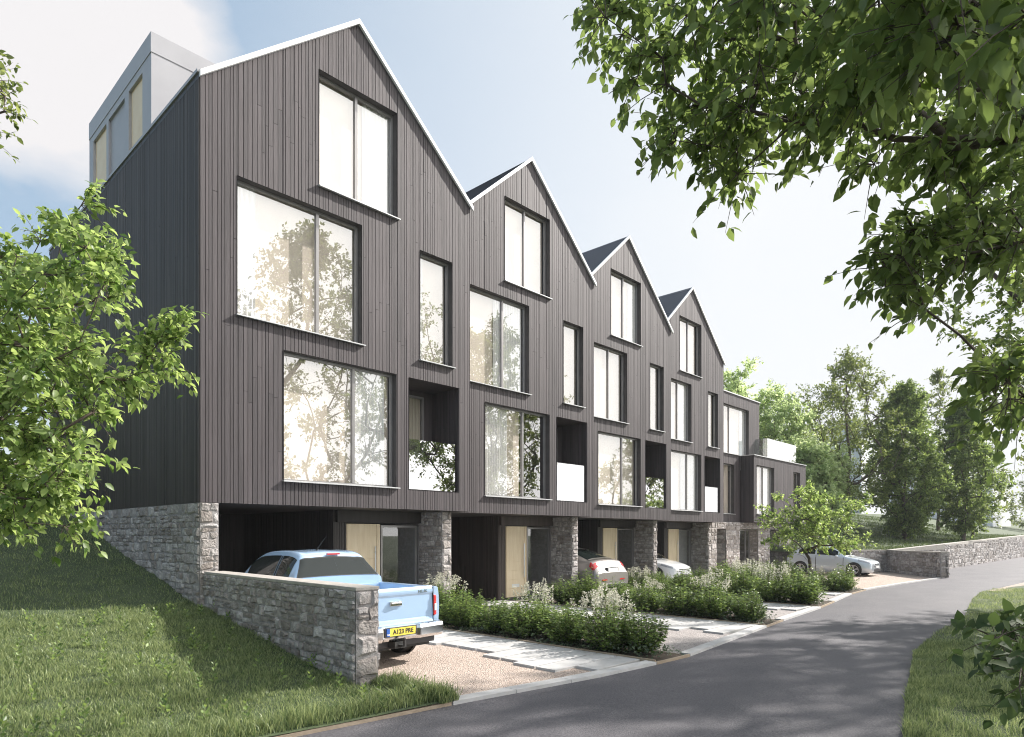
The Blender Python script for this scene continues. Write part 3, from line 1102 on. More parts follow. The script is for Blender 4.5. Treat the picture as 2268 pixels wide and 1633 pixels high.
    front_door(root, X + 3.5, X + 4.41, yd, 0.0, 2.18, k == 1)
    mb = MB()
    xg0, xg1 = X + 4.43, xp0 - 0.01
    for x in (xg0 + .03, xg1 - .12, xg1 - .03):
        mb.box((x - .025, yd - .05, -.1), (x + .025, yd + .02, 2.15))
    mb.box((xg0 + .055, yd - .048, 2.1), (xg1 - .145, yd + .018, 2.15))
    mb.box((xg0 + .055, yd - .048, -.1), (xg1 - .145, yd + .018, -.04))
    gz = mb.obj('entrance_glazing', 'frame', root)
    mb = MB()
    mb.quad((xg0 + .04, yd - .015, -.05), (xg1 - .03, yd - .015, -.05), (xg1 - .03, yd - .015, 2.12), (xg0 + .04, yd - .015, 2.12))
    mb.obj('pane', 'glass_low', gz)
    if k == 3:
        mb = MB()
        mb.box((xg0 + .05, yd + .1, -.05), (xg1 - .1, yd + .11, 2.12))
        mb.obj('blind', 'zinc', gz)
    return root


houses = [build_house(k) for k in range(4)]

# extras of the first house: exposed side wall and stone base, dormer
h1 = houses[0]
rs = np.random.RandomState(5)
mb = MB()
boards(mb, (0, 0, 0), (0, 1, 0), (-1, 0, 0), 0.0, DEEP, ZS, lambda u: ZE - .02, [], rs, 0.045, 0.07, 0.018)
mb.obj('side_wall', ['clad_shaded', 'clad_back'], h1)
mb = MB()
stones(mb, (0.0, 9.0, -.05), (0, -1, 0), (0, 0, 1), (-1, 0, 0), 9.0, ZS + 0.047, RS, 0.16, 0.028, bot=lambda u: lawn_z(0, 9.0 - u) - 0.45)
stones(mb, (0.0, 0.0, -.12), (1, 0, 0), (0, 0, 1), (0, -1, 0), 0.32, ZS + 0.117, RS, 0.17, 0.022)
mb.quad((0.32, 0.0, -.12), (0.32, 6.0, -.12), (0.32, 6.0, ZS), (0.32, 0.0, ZS), 1)
mb.obj('stone_base', ['stone', 'mortar'], h1)
# eave flashing along the side
mb = MB()
mb.box((-0.05, -0.02, ZE - 0.03), (0.0, DEEP, ZE + 0.03))
mb.obj('eave_trim', 'zinc', h1)
# dormer
dx, dy0, dy1, dzb, dzt = 0.24, 3.14, 7.65, 9.9, 12.42
mb = MB()
xr = lambda z: (z - ZE - .1) / ((ZA - ZE) / 3.185)
cells = [(3.68, 4.58, 1), (4.86, 6.05, 0), (6.22, 7.3, 1)]
zl, zh = 10.25, 11.83
yy = [dy0, 3.68, 4.58, 4.86, 6.05, 6.22, 7.3, dy1]
for i in range(0, 7, 2):
    mb.quad((dx, yy[i], dzb), (dx, yy[i], zh), (dx, yy[i + 1], zh), (dx, yy[i + 1], dzb))
mb.quad((dx, dy0, zh), (dx, dy0, dzt), (dx, dy1, dzt), (dx, dy1, zh))
mb.quad((dx - .012, dy0 - .01, 12.0), (dx - .012, dy0 - .01, dzt), (dx - .012, dy1, dzt), (dx - .012, dy1, 12.0))
mb.quad((dx - .012, dy0 - .01, 12.0), (dx - .012, dy1, 12.0), (dx, dy1, 12.0), (dx, dy0 - .01, 12.0))
mb.quad((dx, dy0, dzb), (3.0, dy0, dzb), (3.0, dy0, dzt), (dx, dy0, dzt))
mb.quad((dx - .012, dy0 - .012, 12.0), (3.0, dy0 - .012, 12.0), (3.0, dy0 - .012, dzt), (dx - .012, dy0 - .012, dzt))
mb.quad((dx, dy1, dzb), (3.0, dy1, dzb), (3.0, dy1, dzt), (dx, dy1, dzt))
mb.quad((dx - .012, dy0 - .012, dzt), (3.0, dy0 - .012, dzt), (3.0, dy1, dzt), (dx - .012, dy1, dzt))
for a, b, gl in cells:
    dp = 0.12 if gl else 0.05
    mb.quad((dx, a, zl), (dx + dp, a, zl), (dx + dp, a, zh), (dx, a, zh))
    mb.quad((dx, b, zl), (dx + dp, b, zl), (dx + dp, b, zh), (dx, b, zh))
    mb.quad((dx, a, zh), (dx, b, zh), (dx + dp, b, zh), (dx + dp, a, zh))
    if not gl:
        mb.quad((dx + dp, a, dzb), (dx + dp, b, dzb), (dx + dp, b, zh), (dx + dp, a, zh))
dm = mb.obj('dormer', 'zinc', h1)
for a, b, gl in cells:
    if gl:
        mb = MB()
        mb.quad((dx + .04, a, zh), (dx + .04, b, zh), (dx + .04, b, dzb), (dx + .04, a, dzb))
        mb.obj('pane', 'glass_dormer', dm)
        mb = MB()
        mb.quad((dx + .06, a, dzb), (dx + .06, b, dzb), (dx + .06, b, zh), (dx + .06, a, zh))
        mb.obj('blind', 'warm_lit_blind', dm)

# ------------------------------------------------------------------ flat roofed end house
Y4 = 3 * S  # 2.145
eh = empty('end_house', (29.5, 2.8, 0), 'lower flat roofed dark timber house at the far end, glass fenced roof terrace', 'house')
rs = np.random.RandomState(50)
YU = 2.85
xU0, xU1, xB0, xB1 = 24.52, 30.2, 27.85, 35.05
zB0, zB1, zU1 = 2.54, 5.92, 8.96
mb = MB()
uw = (24.85, 28.85, 5.95, 8.38)
mw = (24.9, 27.1, 2.95, 5.43)
boards(mb, (0, YU, 0), (1, 0, 0), (0, -1, 0), xU0, xU1, ZS + .02, lambda u: zU1, [uw, mw, (xB0, xU1 + .1, ZS, zB1)], rs)
boards(mb, (xU1, YU, 0), (0, 1, 0), (1, 0, 0), 0, 6.5, zB1, lambda u: zU1, [], rs)
boards(mb, (xB0, Y4, 0), (0, 1, 0), (-1, 0, 0), 0, YU - Y4 - .03, zB0, lambda u: zB1, [], rs, 0.05, 0.09)
bw = (28.18, 30.4, 2.97, 5.45)
nw = (33.15, 34.1, 2.97, 5.45)
boards(mb, (0, Y4, 0), (1, 0, 0), (0, -1, 0), xB0, xB1, zB0, lambda u: zB1, [bw, nw], rs)
boards(mb, (xB1, Y4, 0), (0, 1, 0), (1, 0, 0), 0, 6.5, zB0, lambda u: zB1, [], rs)
mb.obj('wall', ['clad', 'clad_back'], eh)
mb = MB()
mb.box((xU0, YU - 0.06, zU1), (xU1 + .05, YU + 6.5, zU1 + .05))
mb.box((xB0 - .04, Y4 - 0.06, zB1), (xB1 + .05, YU + 6, zB1 + .04))
mb.obj('roof', 'sill', eh)
mb = MB()
mb.box((xU0, Y4 + 1.2, zB0 - .002), (xB1 - .03, YU + 6, zB0 + .2))
mb.box((xB0 + .03, Y4 + .005, zB0 - .002), (xB1 - .03, Y4 + 1.19, zB0 + .2))
mb.box((xU0, YU + 6, -.1), (xB1, YU + 6.2, zB1 - .01))
mb.box((xU0, YU + 6.21, 2.6), (xU1, YU + 6.4, zU1 - .01))
mb.obj('rear_wall', 'clad_shaded', eh)
window(eh, 0, YU, uw, [0.5], rs, ['blind', ('curtain', .86, 1)])
window(eh, 0, YU, mw, [0.5], rs, ['blind'])
window(eh, 0, Y4, bw, [0.5], rs, ['blind', ('curtain', .5, 1)])
window(eh, 0, Y4, nw, [], rs, ['blind'])
# roof terrace glass
mb = MB()
mb.box((29.76, Y4 + .08, zB1 + .03), (31.75, Y4 + .1, 6.98))
mb.box((31.77, Y4 + .08, zB1 + .03), (33.8, Y4 + .1, 6.98))
mb.box((29.74, Y4 + .11, zB1 + .03), (29.76, Y4 + 4, 6.98))
mb.box((33.8, Y4 + .11, zB1 + .03), (33.82, Y4 + 4, 6.98))
mb.obj('balustrade', 'glass_rail', eh)
# stone ground floor with openings
YS = 2.72
mb = MB()
ow = [(24.97, 25.95), (27.5, 29.75), (31.3, 32.6)]
xs_ = [24.39, 24.97, 25.95, 27.5, 29.75, 31.3, 32.6, 34.4]
for i in range(0, 8, 2):
    stones(mb, (xs_[i], YS, -.12), (1, 0, 0), (0, 0, 1), (0, -1, 0), xs_[i + 1] - xs_[i], 2.66, rs, 0.22, 0.03)
for a, b in ow:
    stones(mb, (a, YS, 2.2), (1, 0, 0), (0, 0, 1), (0, -1, 0), b - a, 0.335, rs, 0.2, 0.03)
    stones(mb, (b, YS + .02, -.12), (0, 1, 0), (0, 0, 1), (-1, 0, 0), .5, 2.3, rs, 0.2, 0.02)
    mb.quad((a, YS, 2.2), (b, YS, 2.2), (b, YS + .6, 2.2), (a, YS + .6, 2.2), 1)
mb.obj('stone_base', ['stone', 'mortar'], eh)
for a, b in ((24.97, 25.95), (28.15, 29.75), (31.3, 32.6)):
    mb = MB()
    for x in (a + .03, b - .03) if b - a < 1 else (a + .03, (a + b) / 2 + .3, b - .03):
        mb.box((x - .03, YS + .45, -.1), (x + .03, YS + .52, 2.19))
    mb.box((a + .06, YS + .452, 2.12), (b - .06, YS + .518, 2.19))
    w = mb.obj('window', 'frame', eh)
    mb = MB()
    mb.quad((a, YS + .49, -.1), (b, YS + .49, -.1), (b, YS + .49, 2.19), (a, YS + .49, 2.19))
    mb.obj('pane', 'glass', w)
front_door(eh, 27.52, 28.14, YS + .5, 0.0, 2.18, False)

exec_after = []


# ------------------------------------------------------------------ far walls and pale blocks
def wall_run(root, pts, tops, thick, rs, size):
    """pts: polyline, the seen face lies to the right of the walking direction (towards -Y when walking +X)"""
    mb = MB()
    cp = MB()
    for (a, b), (za, zb) in zip(zip(pts[:-1], pts[1:]), zip(tops[:-1], tops[1:])):
        a3, b3 = np.array([*a, -.15]), np.array([*b, -.15])
        L = np.linalg.norm(b3 - a3)
        U = (b3 - a3) / L
        N = np.array([U[1], -U[0], 0])
        nseg = max(1, int(L / 4))
        for i in range(nseg):
            t0, t1 = i / nseg, (i + 1) / nseg
            z = min(za + (zb - za) * t0, za + (zb - za) * t1)
            stones(mb, a3 + U * L * t0, U, (0, 0, 1), N, L / nseg, z + .15, rs, size, 0.035)
            p, q = a3 + U * L * t0, a3 + U * L * t1
            z0, z1 = za + (zb - za) * t0, za + (zb - za) * t1
            p0, q0 = p + N * .03, q + N * .03
            p1, q1 = p - N * thick, q - N * thick
            ring = lambda v, z: (v[0], v[1], z)
            cp.add([ring(p0, z - .001), ring(q0, z - .001), ring(q1, z - .001), ring(p1, z - .001), ring(p0, z0 + .05), ring(q0, z1 + .05), ring(q1, z1 + .05), ring(p1, z0 + .05)],
                   [(0, 3, 2, 1), (4, 5, 6, 7), (0, 1, 5, 4), (1, 2, 6, 5), (2, 3, 7, 6), (3, 0, 4, 7)])
            mb.quad(p1, q1, ring(q1, z1), ring(p1, z0), 1)
    mb.obj('wall_face', ['stone', 'mortar'], root)
    cp.obj('coping', 'coping', root)


rs = np.random.RandomState(77)
dw = empty('stone_wall', (33, -3, 0), 'splayed stone wall of the last driveway, dark side wall beside the pale car', 'wall')
wall_run(dw, [(32.4, 3.5), (32.3, -.95), (35.0, -2.1), (31.05, -5.28)][1:3], [1.06, 1.05], .35, rs, 0.22)
wall_run(dw, [(34.98, -2.12), (31.05, -5.28), (31.36, -5.55)], [1.05, 1.08, 1.08], .3, rs, 0.2)
rw = empty('retaining_wall', (55, -4, 0), 'long low stone retaining wall running along the road into the distance', 'wall')
wall_run(rw, [(34.9, -2.45), (40.3, -3.8), (48, -4.0), (58, -4.2), (71, -4.5), (100, -5.2), (160, -7)], [1.06, 1.32, 1.45, 1.6, 1.8, 2.1, 2.5], .35, rs, 0.3)


def block(name, x0, y0, x1, y1, z0, z1, label, rz=0.0, para=0.35):
    r = empty(name, ((x0 + x1) / 2, (y0 + y1) / 2, z0), label, 'building')
    mb = MB()
    mb.box((x0, y0, z0), (x1, y1, z1))
    mb.obj('wall', 'pale_block', r)
    mb = MB()
    mb.box((x0 - .06, y0 - .06, z1), (x1 + .06, y1 + .06, z1 + para * .4))
    mb.obj('parapet', 'pale_block', r)
    return r


block('pale_building', 80.6, 11.7, 92, 15.4, 3, 15.4, 'tall pale grey plain block half hidden behind the tall dark trunked tree')
block('pale_building', 104, 2.0, 122, 16, 2, 9.6, 'low pale grey plain block at the right edge beyond the long stone wall')
block('pale_building', 118, 10.5, 128, 30, 2, 14, 'white plain block rising just behind the low grey one at the right')

# pale garden wall at the top of the lawn
gw = empty('garden_wall', (-9, 13, 3), 'pale garden wall at the top of the lawn, seen through the bright green tree', 'wall')
mb = MB()
mb.box((-30, 14.0, 2.6), (-0.6, 14.35, 5.4))
mb.obj('wall_face', 'coping', gw)
mb = MB()
mb.box((-30.05, 13.95, 5.4), (-0.55, 14.4, 5.48))
mb.obj('coping', 'concrete', gw)


# ------------------------------------------------------------------ trees
def in_poly(x, y, poly):
    c = False
    n = len(poly)
    for i in range(n):
        x1, y1 = poly[i]
        x2, y2 = poly[(i + 1) % n]
        if (y1 > y) != (y2 > y) and x < (x2 - x1) * (y - y1) / (y2 - y1) + x1:
            c = not c
    return c


def poly_pts(rs, poly, n, depth):
    xs, ys = [p[0] for p in poly], [p[1] for p in poly]
    out = []
    while len(out) < n:
        x, y = rs.uniform(min(xs), max(xs)), rs.uniform(min(ys), max(ys))
        if in_poly(x, y, poly):
            out.append(at(x, y, depth(x, y, rs)))
    return np.array(out)


# overhanging tree at the right: its trunk stands on the verge to the right of the eye point
rs = np.random.RandomState(21)
top_poly = [(1330, -120), (2330, -120), (2330, 520), (2200, 560), (2080, 470), (1960, 400), (1850, 300), (1740, 300), (1690, 340), (1640, 400), (1580, 410), (1530, 365), (1440, 300), (1370, 220), (1335, 130)]
att = poly_pts(rs, top_poly, 205, lambda x, y, r: 5.6 - 2.6 * min(1, max(0, (x - 1450) / 600)) * min(1, max(0.0, (430 - y) / 380)) + r.uniform(-.5, .5))
low_poly = [(1960, 520), (2010, 455), (2110, 500), (2300, 520), (2300, 640), (2160, 620), (2110, 660), (2050, 690), (1985, 680), (1950, 620)]
att2 = poly_pts(rs, low_poly, 28, lambda x, y, r: r.uniform(4.6, 5.6))
low3 = poly_pts(rs, [(2160, 820), (2300, 790), (2300, 890), (2190, 880)], 10, lambda x, y, r: r.uniform(4.4, 5.0))
up = crown_pts(rs, (2.0, -12.2, 7.6), (3.8, 3.0, 1.6), 50, 0.4)
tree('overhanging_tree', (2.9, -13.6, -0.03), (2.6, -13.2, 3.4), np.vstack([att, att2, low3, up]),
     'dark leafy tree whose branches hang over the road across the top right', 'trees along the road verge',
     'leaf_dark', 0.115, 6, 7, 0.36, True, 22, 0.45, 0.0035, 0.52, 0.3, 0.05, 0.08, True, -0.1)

# bright tree at the left edge
rs = np.random.RandomState(31)
lp = [(-330, 600), (-60, 520), (60, 570), (125, 460), (170, 440), (215, 480), (262, 590), (245, 700), (290, 750), (330, 735), (355, 745), (345, 800), (305, 880), (270, 965), (205, 990), (155, 1070), (100, 1140), (-50, 1190), (-330, 1120)]
att = poly_pts(rs, lp, 265, lambda x, y, r: r.uniform(5.9, 8.3))
ext = np.array([at(385, 712, 7.0), at(368, 735, 7.1), at(350, 760, 7.0), at(325, 760, 7.1), at(365, 790, 7.1), at(140, 1165, 6.6)])
bx, by = -4.3, -3.1
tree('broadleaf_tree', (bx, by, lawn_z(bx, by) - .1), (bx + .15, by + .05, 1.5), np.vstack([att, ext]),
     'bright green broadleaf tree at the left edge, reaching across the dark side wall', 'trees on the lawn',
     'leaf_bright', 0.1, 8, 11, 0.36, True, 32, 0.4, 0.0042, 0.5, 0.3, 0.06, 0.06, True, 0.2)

# taller tree poking in at the upper left
rs = np.random.RandomState(41)
att = poly_pts(rs, [(-300, 40), (-60, 90), (10, 115), (45, 190), (40, 235), (5, 262), (-80, 300), (-300, 330)], 70, lambda x, y, r: r.uniform(8.2, 10.2))
tree('broadleaf_tree', (-6.2, -1.2, lawn_z(-6.2, -1.2) - .1), (-6.0, -1.0, 4.2), att,
     'taller lawn tree whose branch tip pokes into the sky at the upper left', 'trees on the lawn',
     'leaf_mid', 0.1, 5, 8, 0.42, True, 42, 0.35, 0.008, 0.5, 0.4, 0.06, 0.08, True, 0.1)

# trees at the top of the lawn
rs = np.random.RandomState(51)
for i, (c, r, lab) in enumerate((((-2.6, 12.2, 6.3), (2.0, 1.5, 3.3), 'pale green tree behind the bright one, left of the dormer'),
                                 ((-6.5, 13.2, 5.6), (2.6, 1.8, 3.0), 'wide pale tree at the top of the lawn near the left edge'))):
    att = crown_pts(rs, c, r, 90, 0.4)
    tree('garden_tree', (c[0], c[1], 2.7), (c[0], c[1], c[2] - r[2] * .5), att, lab, 'trees at the top of the lawn', 'leaf_pale', 0.15, 8, 14, 0.7, False, 60 + i)

# young tree in the bed
rs = np.random.RandomState(61)
tb = (22.4, -2.5, -.07)
att = np.vstack([crown_pts(rs, (22.5, -2.3, 2.75), (1.75, 1.75, 1.15), 80, 0.35, 0.35), crown_pts(rs, (22.3, -2.4, 1.7), (1.9, 1.6, .6), 34, 0.5, 0.3),
                 np.array([at(1925, 1105, 26), at(1905, 1118, 26), at(1885, 1120, 25.8), at(1915, 1192, 26), at(1895, 1200, 26), at(1870, 1205, 25.8), at(1690, 1150, 26), at(1704, 1160, 26.2), at(1720, 1140, 26.2)])])
tree('young_tree', tb, (22.45, -2.45, 0.75), att, 'small bright green tree growing in the shrub bed before the end house', None,
     'leaf_bright', 0.13, 6, 10, 0.38, False, 62, 0.25, 0.0055, 0.5, 0.3, 0.08, 0.05, True, 0.25)

# pale green trees behind the end house
rs = np.random.RandomState(71)
PT = [((41.0, 9.3, 8.9), (2.7, 2.4, 5.0), 'feathery pale green tree rising right behind the last gable'),
      ((43.0, 6.4, 7.3), (2.9, 2.4, 4.6), 'feathery pale green tree behind the flat roofed house'),
      ((42.3, 4.1, 5.0), (2.5, 2.0, 3.4), 'lower feathery tree right of the roof terrace glass')]
for i, (c, r, lab) in enumerate(PT):
    att = crown_pts(rs, c, r, 210, 0.3, 0.35)
    gz = hill(c[0], c[1])
    tree('feathery_tree', (c[0], c[1], gz - .2), (c[0], c[1], c[2] - r[2] * .6), att, lab, 'pale feathery trees behind the end house',
         'leaf_pale', 0.22, 9, 16, 0.9, False, 72 + i, 0.5, 0.01, 0.5, 0.6)
for i, (c, h, lab) in enumerate((((55.5, 16.2), 13.6, 'slim pointed tree showing over the flat roofed house, the lower of two'), ((57.6, 15.2), 14.4, 'slim pointed tree showing over the flat roofed house, the taller of two'))):
    gz = hill(*c)
    t = rs.uniform(0.1, 1, 90)
    ang = rs.uniform(0, 6.28, 90)
    rr = (1 - t) * 1.5 + 0.25
    att = np.stack([c[0] + rr * np.cos(ang), c[1] + rr * np.sin(ang), gz + t * (h - gz)], 1)
    tree('pointed_tree', (c[0], c[1], gz - .2), (c[0], c[1], gz + 1), att, lab, 'slim pointed trees', 'leaf_mid', 0.22, 5, 8, 0.55, False, 80 + i, 0.1, 0.01, 0.5, 0.6)

# tall open tree and the dense upright trees along the far wall
rs = np.random.RandomState(91)


def stand(c, seed, name, lab, grp, rx, zlo, zhi, n, leaf, size, crad, shape, ntw=6, nlf=8, rtip=0.012, droop=0.2):
    rs = np.random.RandomState(seed)
    gz = hill(c[0], c[1])
    t = rs.uniform(0, 1, n)
    ang = rs.uniform(0, 6.28, n)
    q = np.sqrt(rs.uniform(0.15, 1, n))
    prof = np.array([shape(v) for v in t])
    lob = 1 + 0.18 * np.sin(3 * ang + 5 * t) + 0.15 * np.sin(9 * t + ang)
    att = np.stack([c[0] + rx * prof * q * lob * np.cos(ang), c[1] + rx * prof * q * lob * np.sin(ang), zlo + t * (zhi - zlo)], 1)
    att = np.vstack([att, np.stack([np.full(9, c[0]), np.full(9, c[1]), zlo + (zhi - zlo) * np.linspace(.15, .93, 9)], 1) + rs.normal(size=(9, 3)) * .08])
    return tree(name, (c[0], c[1], gz - .2), (c[0] + .05, c[1], zlo + (zhi - zlo) * .12), att, lab, grp, leaf, size, ntw, nlf, crad, False, seed + 1, droop, rtip, 0.5, 0.6, 0.06)


oval = lambda v: math.sin(PI * min(1, 0.12 + v * 0.9)) ** 0.7
dense = lambda v: (min(1, 0.35 + v * 2.6) * (1 - max(0, v - .3) ** 1.5 * 1.35)) if v < .98 else .1
stand((44.1, 2.5), 92, 'tall_tree', 'tall open crowned tree with a dark trunk in front of the pale grey block', None, 3.5, 4.2, 14.2, 170, 'leaf_mid', 0.17, 0.8, oval, 8, 12, 0.013)
stand((47.8, -0.1), 94, 'upright_tree', 'dense upright dark tree behind the stone wall, nearest the tall open tree', 'dense upright trees behind the wall', 2.45, 2.1, 12.4, 400, 'leaf_up', 0.18, 0.62, dense, 8, 14, 0.008)
stand((53.0, -2.7), 96, 'upright_tree', 'dense upright tree behind the stone wall, the right hand one beside the low grey block', 'dense upright trees behind the wall', 2.3, 2.3, 11.6, 380, 'leaf_up', 0.18, 0.6, dense, 8, 14, 0.008)
stand((65.9, 1.2), 98, 'tall_tree', 'open tree with a thin trunk showing between the two dense upright trees', None, 3.2, 6.0, 16.6, 110, 'leaf_mid', 0.2, 0.85, oval, 8, 12, 0.012)
stand((54.5, 1.2), 99, 'upright_tree', 'dense upright tree standing behind the other upright ones', 'dense upright trees behind the wall', 2.5, 2.6, 13.2, 260, 'leaf_up', 0.18, 0.6, dense, 8, 13, 0.008)
stand((57.0, 7.5), 101, 'tall_tree', 'broad green tree filling the gap behind the tall dark trunked tree', None, 3.6, 4.0, 14.6, 150, 'leaf_mid', 0.2, 0.9, oval, 8, 13, 0.012)
stand((63.0, -1.8), 103, 'tall_tree', 'green tree behind the right hand upright tree, before the white block', None, 2.6, 3.0, 11.5, 120, 'leaf_mid', 0.2, 0.8, oval, 8, 12, 0.012)
stand((112, -2.2), 100, 'far_tree', 'far tree beyond the low grey block at the right edge', None, 4, 3, 13, 90, 'leaf_mid', 0.35, 1.2, oval)

# trees on the far side of the road: they shade the road and are mirrored in the windows
VT = [((12.0, -17.0), 4.9, 4.4, 16.5, 170, 'large tree across the road from the first house'),
      ((19.2, -12.4), 3.9, 3.6, 12.5, 150, 'roadside tree with sunlit foliage at the right edge, beyond the overhanging branches'),
      ((27.0, -17.5), 4.8, 4.6, 16.0, 150, 'large tree across the road from the second house'),
      ((12.6, -11.0), 3.0, 4.9, 13.0, 95, 'small leaved tree on the verge showing between the overhanging branches at the right'),
      ((41.0, -14.5), 3.2, 2.8, 9.0, 80, 'distant roadside tree on the far verge opposite the end house')]
for i, (c, rx, zlo, zhi, n, lab) in enumerate(VT):
    rs = np.random.RandomState(200 + i)
    t = rs.uniform(0, 1, n)
    ang = rs.uniform(0, 6.28, n)
    q = np.sqrt(rs.uniform(0.1, 1, n))
    prof = np.array([oval(v) for v in t])
    lob = 1 + 0.2 * np.sin(3 * ang + 5 * t)
    att = np.stack([c[0] + rx * prof * q * lob * np.cos(ang), c[1] + rx * prof * q * lob * np.sin(ang), zlo + t * (zhi - zlo)], 1)
    att = np.vstack([att, np.stack([np.full(7, c[0] - .1), np.full(7, c[1] + .1), zlo + (zhi - zlo) * np.linspace(.1, .9, 7)], 1) + rs.normal(size=(7, 3)) * .2])
    tree('roadside_tree', (c[0], c[1], -0.02), (c[0] - .1, c[1] + .1, zlo - .4), att, lab, 'trees along the road verge', 'leaf_up' if i == 3 else 'leaf_mid', 0.13 if i == 3 else 0.19, 9, 14, 0.95, False, 210 + i, 0.3, 0.013, 0.5, 0.6, 0.05, 0.06)

# sapling close by at the lower right
rs = np.random.RandomState(300)
att = poly_pts(rs, [(2160, 1400), (2200, 1350), (2330, 1350), (2360, 1590), (2260, 1600), (2200, 1500)], 16, lambda x, y, r: r.uniform(2.0, 2.9))
sb = at(2380, 1500, 2.3)
tree('sapling', (sb[0], sb[1], -.05), (sb[0] - .02, sb[1], 0.8), att, 'leafy sapling close by at the lower right, hanging over the verge grass', None,
     'leaf_sap', 0.068, 3, 7, 0.17, True, 301, 0.35, 0.001, 0.4, 0.25, 0.04, 0.03, True, 0.0, 'sapling')


# ------------------------------------------------------------------ shrubs
def shrub_proto(kind, seed):
    rs = np.random.RandomState(seed)
    root = bpy.data.objects.new('flowering_shrub' if kind == 'w' else 'leafy_shrub', None)
    COL.objects.link(root)
    WL[root.name] = np.zeros(3)
    n = 66
    ang = rs.uniform(0, 6.283, n)
    rad = np.sqrt(rs.uniform(0, 1, n))
    h = (0.84 - 0.42 * rad ** 2) * rs.uniform(0.68, 1.22, n)
    if kind == 'w':
        h *= 0.85
    base = np.stack([0.16 * rad * np.cos(ang), 0.16 * rad * np.sin(ang), np.zeros(n)], 1)
    tip = np.stack([0.6 * rad * np.cos(ang), 0.6 * rad * np.sin(ang), h], 1) + rs.normal(size=(n, 3)) * 0.03
    m = 34
    t = np.linspace(0.12, 1.0, m)[None, :] + rs.uniform(-.02, .02, (n, m))
    p = base[:, None] + (tip - base)[:, None] * t[..., None]
    p[..., :2] *= (1 + 0.25 * np.sin(PI * t))[..., None]
    a2 = rs.uniform(0, 6.283, (n, m))
    d = np.stack([np.cos(a2), np.sin(a2), rs.uniform(-.15, .35, (n, m))], 2)
    nr = np.array([0, 0, 1.0]) + rs.normal(size=p.shape) * 0.3
    sz = (0.125 if kind == 'l' else 0.1) * (1.15 - 0.5 * t) * rs.uniform(0.7, 1.2, (n, m))
    v, f = leaves(p.reshape(-1, 3), d.reshape(-1, 3), nr.reshape(-1, 3), sz.ravel(), False)
    np_mesh('foliage', v, f, 'leaf_shrub', root)
    mb = MB()
    for i in range(n):
        mb.tube([base[i], (base[i] + tip[i]) / 2 * np.array([1.15, 1.15, 1]), tip[i]], [0.006, 0.005, 0.002], 3, cap=False)
    mb.obj('stems', 'bark', root)
    if kind == 'w':
        k = 24
        sel = np.argsort(-h)[:k]
        q = 44
        tt = rs.uniform(0, 1, (k, q))
        top = tip[sel] + np.array([0, 0, -0.02])
        pp = top[:, None] + np.array([0, 0, 1.0]) * (tt * 0.19)[..., None]
        ww = (0.045 * (1 - tt * 0.75))
        a3 = rs.uniform(0, 6.283, (k, q))
        pp[..., 0] += ww * np.cos(a3) + 0.05 * tt * (top[:, 0:1] / 0.5)
        pp[..., 1] += ww * np.sin(a3) + 0.05 * tt * (top[:, 1:2] / 0.5)
        dd = np.stack([np.cos(a3), np.sin(a3), rs.uniform(0, .8, (k, q))], 2)
        v, f = leaves(pp.reshape(-1, 3), dd.reshape(-1, 3), rs.normal(size=(k * q, 3)) + np.array([0, 0, .5]), 0.036 * rs.uniform(.7, 1.3, k * q), False)
        np_mesh('flowers', v, f, 'petal', root)
    return root


BEDS = [('beside the blue pickup', [(5.0, -5.72, 'l'), (4.9, -5.15, 'w'), (5.35, -4.6, 'w'), (4.85, -4.2, 'l'), (5.45, -3.7, 'l'), (4.9, -3.2, 'l'), (5.6, -2.8, 'w'), (4.9, -2.3, 'l'), (5.6, -1.8, 'l'), (4.9, -1.4, 'l'),
                                   (5.7, -0.8, 'l'), (4.9, -.5, 'l'), (5.6, .1, 'w'), (4.95, .5, 'l')]),
        ('before the empty carport house', [(10.1, -5.35, 'l'), (10.7, -5.0, 'l'), (10.1, -4.5, 'l'), (10.85, -4.1, 'w'), (10.15, -3.6, 'l'), (11.0, -3.1, 'l'), (10.2, -2.6, 'l'), (11.1, -2.1, 'w'), (10.2, -1.6, 'l'), (11.3, -1.1, 'l'),
                                            (10.2, -.6, 'l'), (10.4, .3, 'l')]),
        ('before the silver coupe house', [(14.9, -4.85, 'l'), (15.6, -4.6, 'l'), (14.95, -4.0, 'w'), (15.8, -3.6, 'l'), (15.0, -3.0, 'l'), (16.2, -2.6, 'w'), (15.1, -2.0, 'l'), (16.6, -1.6, 'l'), (15.2, -.9, 'l'), (16.9, -.6, 'l'),
                                           (15.3, .1, 'l'), (17.1, .4, 'l'), (15.5, 1.0, 'w'), (17.3, 1.3, 'l')]),
        ('around the young tree', [(20.0, -4.25, 'l'), (20.9, -4.1, 'l'), (20.1, -3.4, 'l'), (21.2, -3.1, 'w'), (20.1, -2.4, 'l'), (21.3, -2.0, 'l'), (20.2, -1.5, 'w'), (22.6, -1.3, 'l'), (21.4, -.9, 'l'), (20.3, -.5, 'l'),
                                   (23.2, -.3, 'l'), (22.2, .1, 'l'), (20.9, .4, 'l'), (23.4, .8, 'w'), (22.3, 1.1, 'l'), (24.0, 1.6, 'l')])]
ORD = ['first', 'second', 'third', 'fourth', 'fifth', 'sixth', 'seventh', 'eighth', 'ninth', 'tenth', 'eleventh', 'twelfth', 'thirteenth', 'fourteenth']
protos = {k: [shrub_proto(k, 400 + 10 * (k == 'w') + i) for i in range(2)] for k in 'lw'}
used = set()


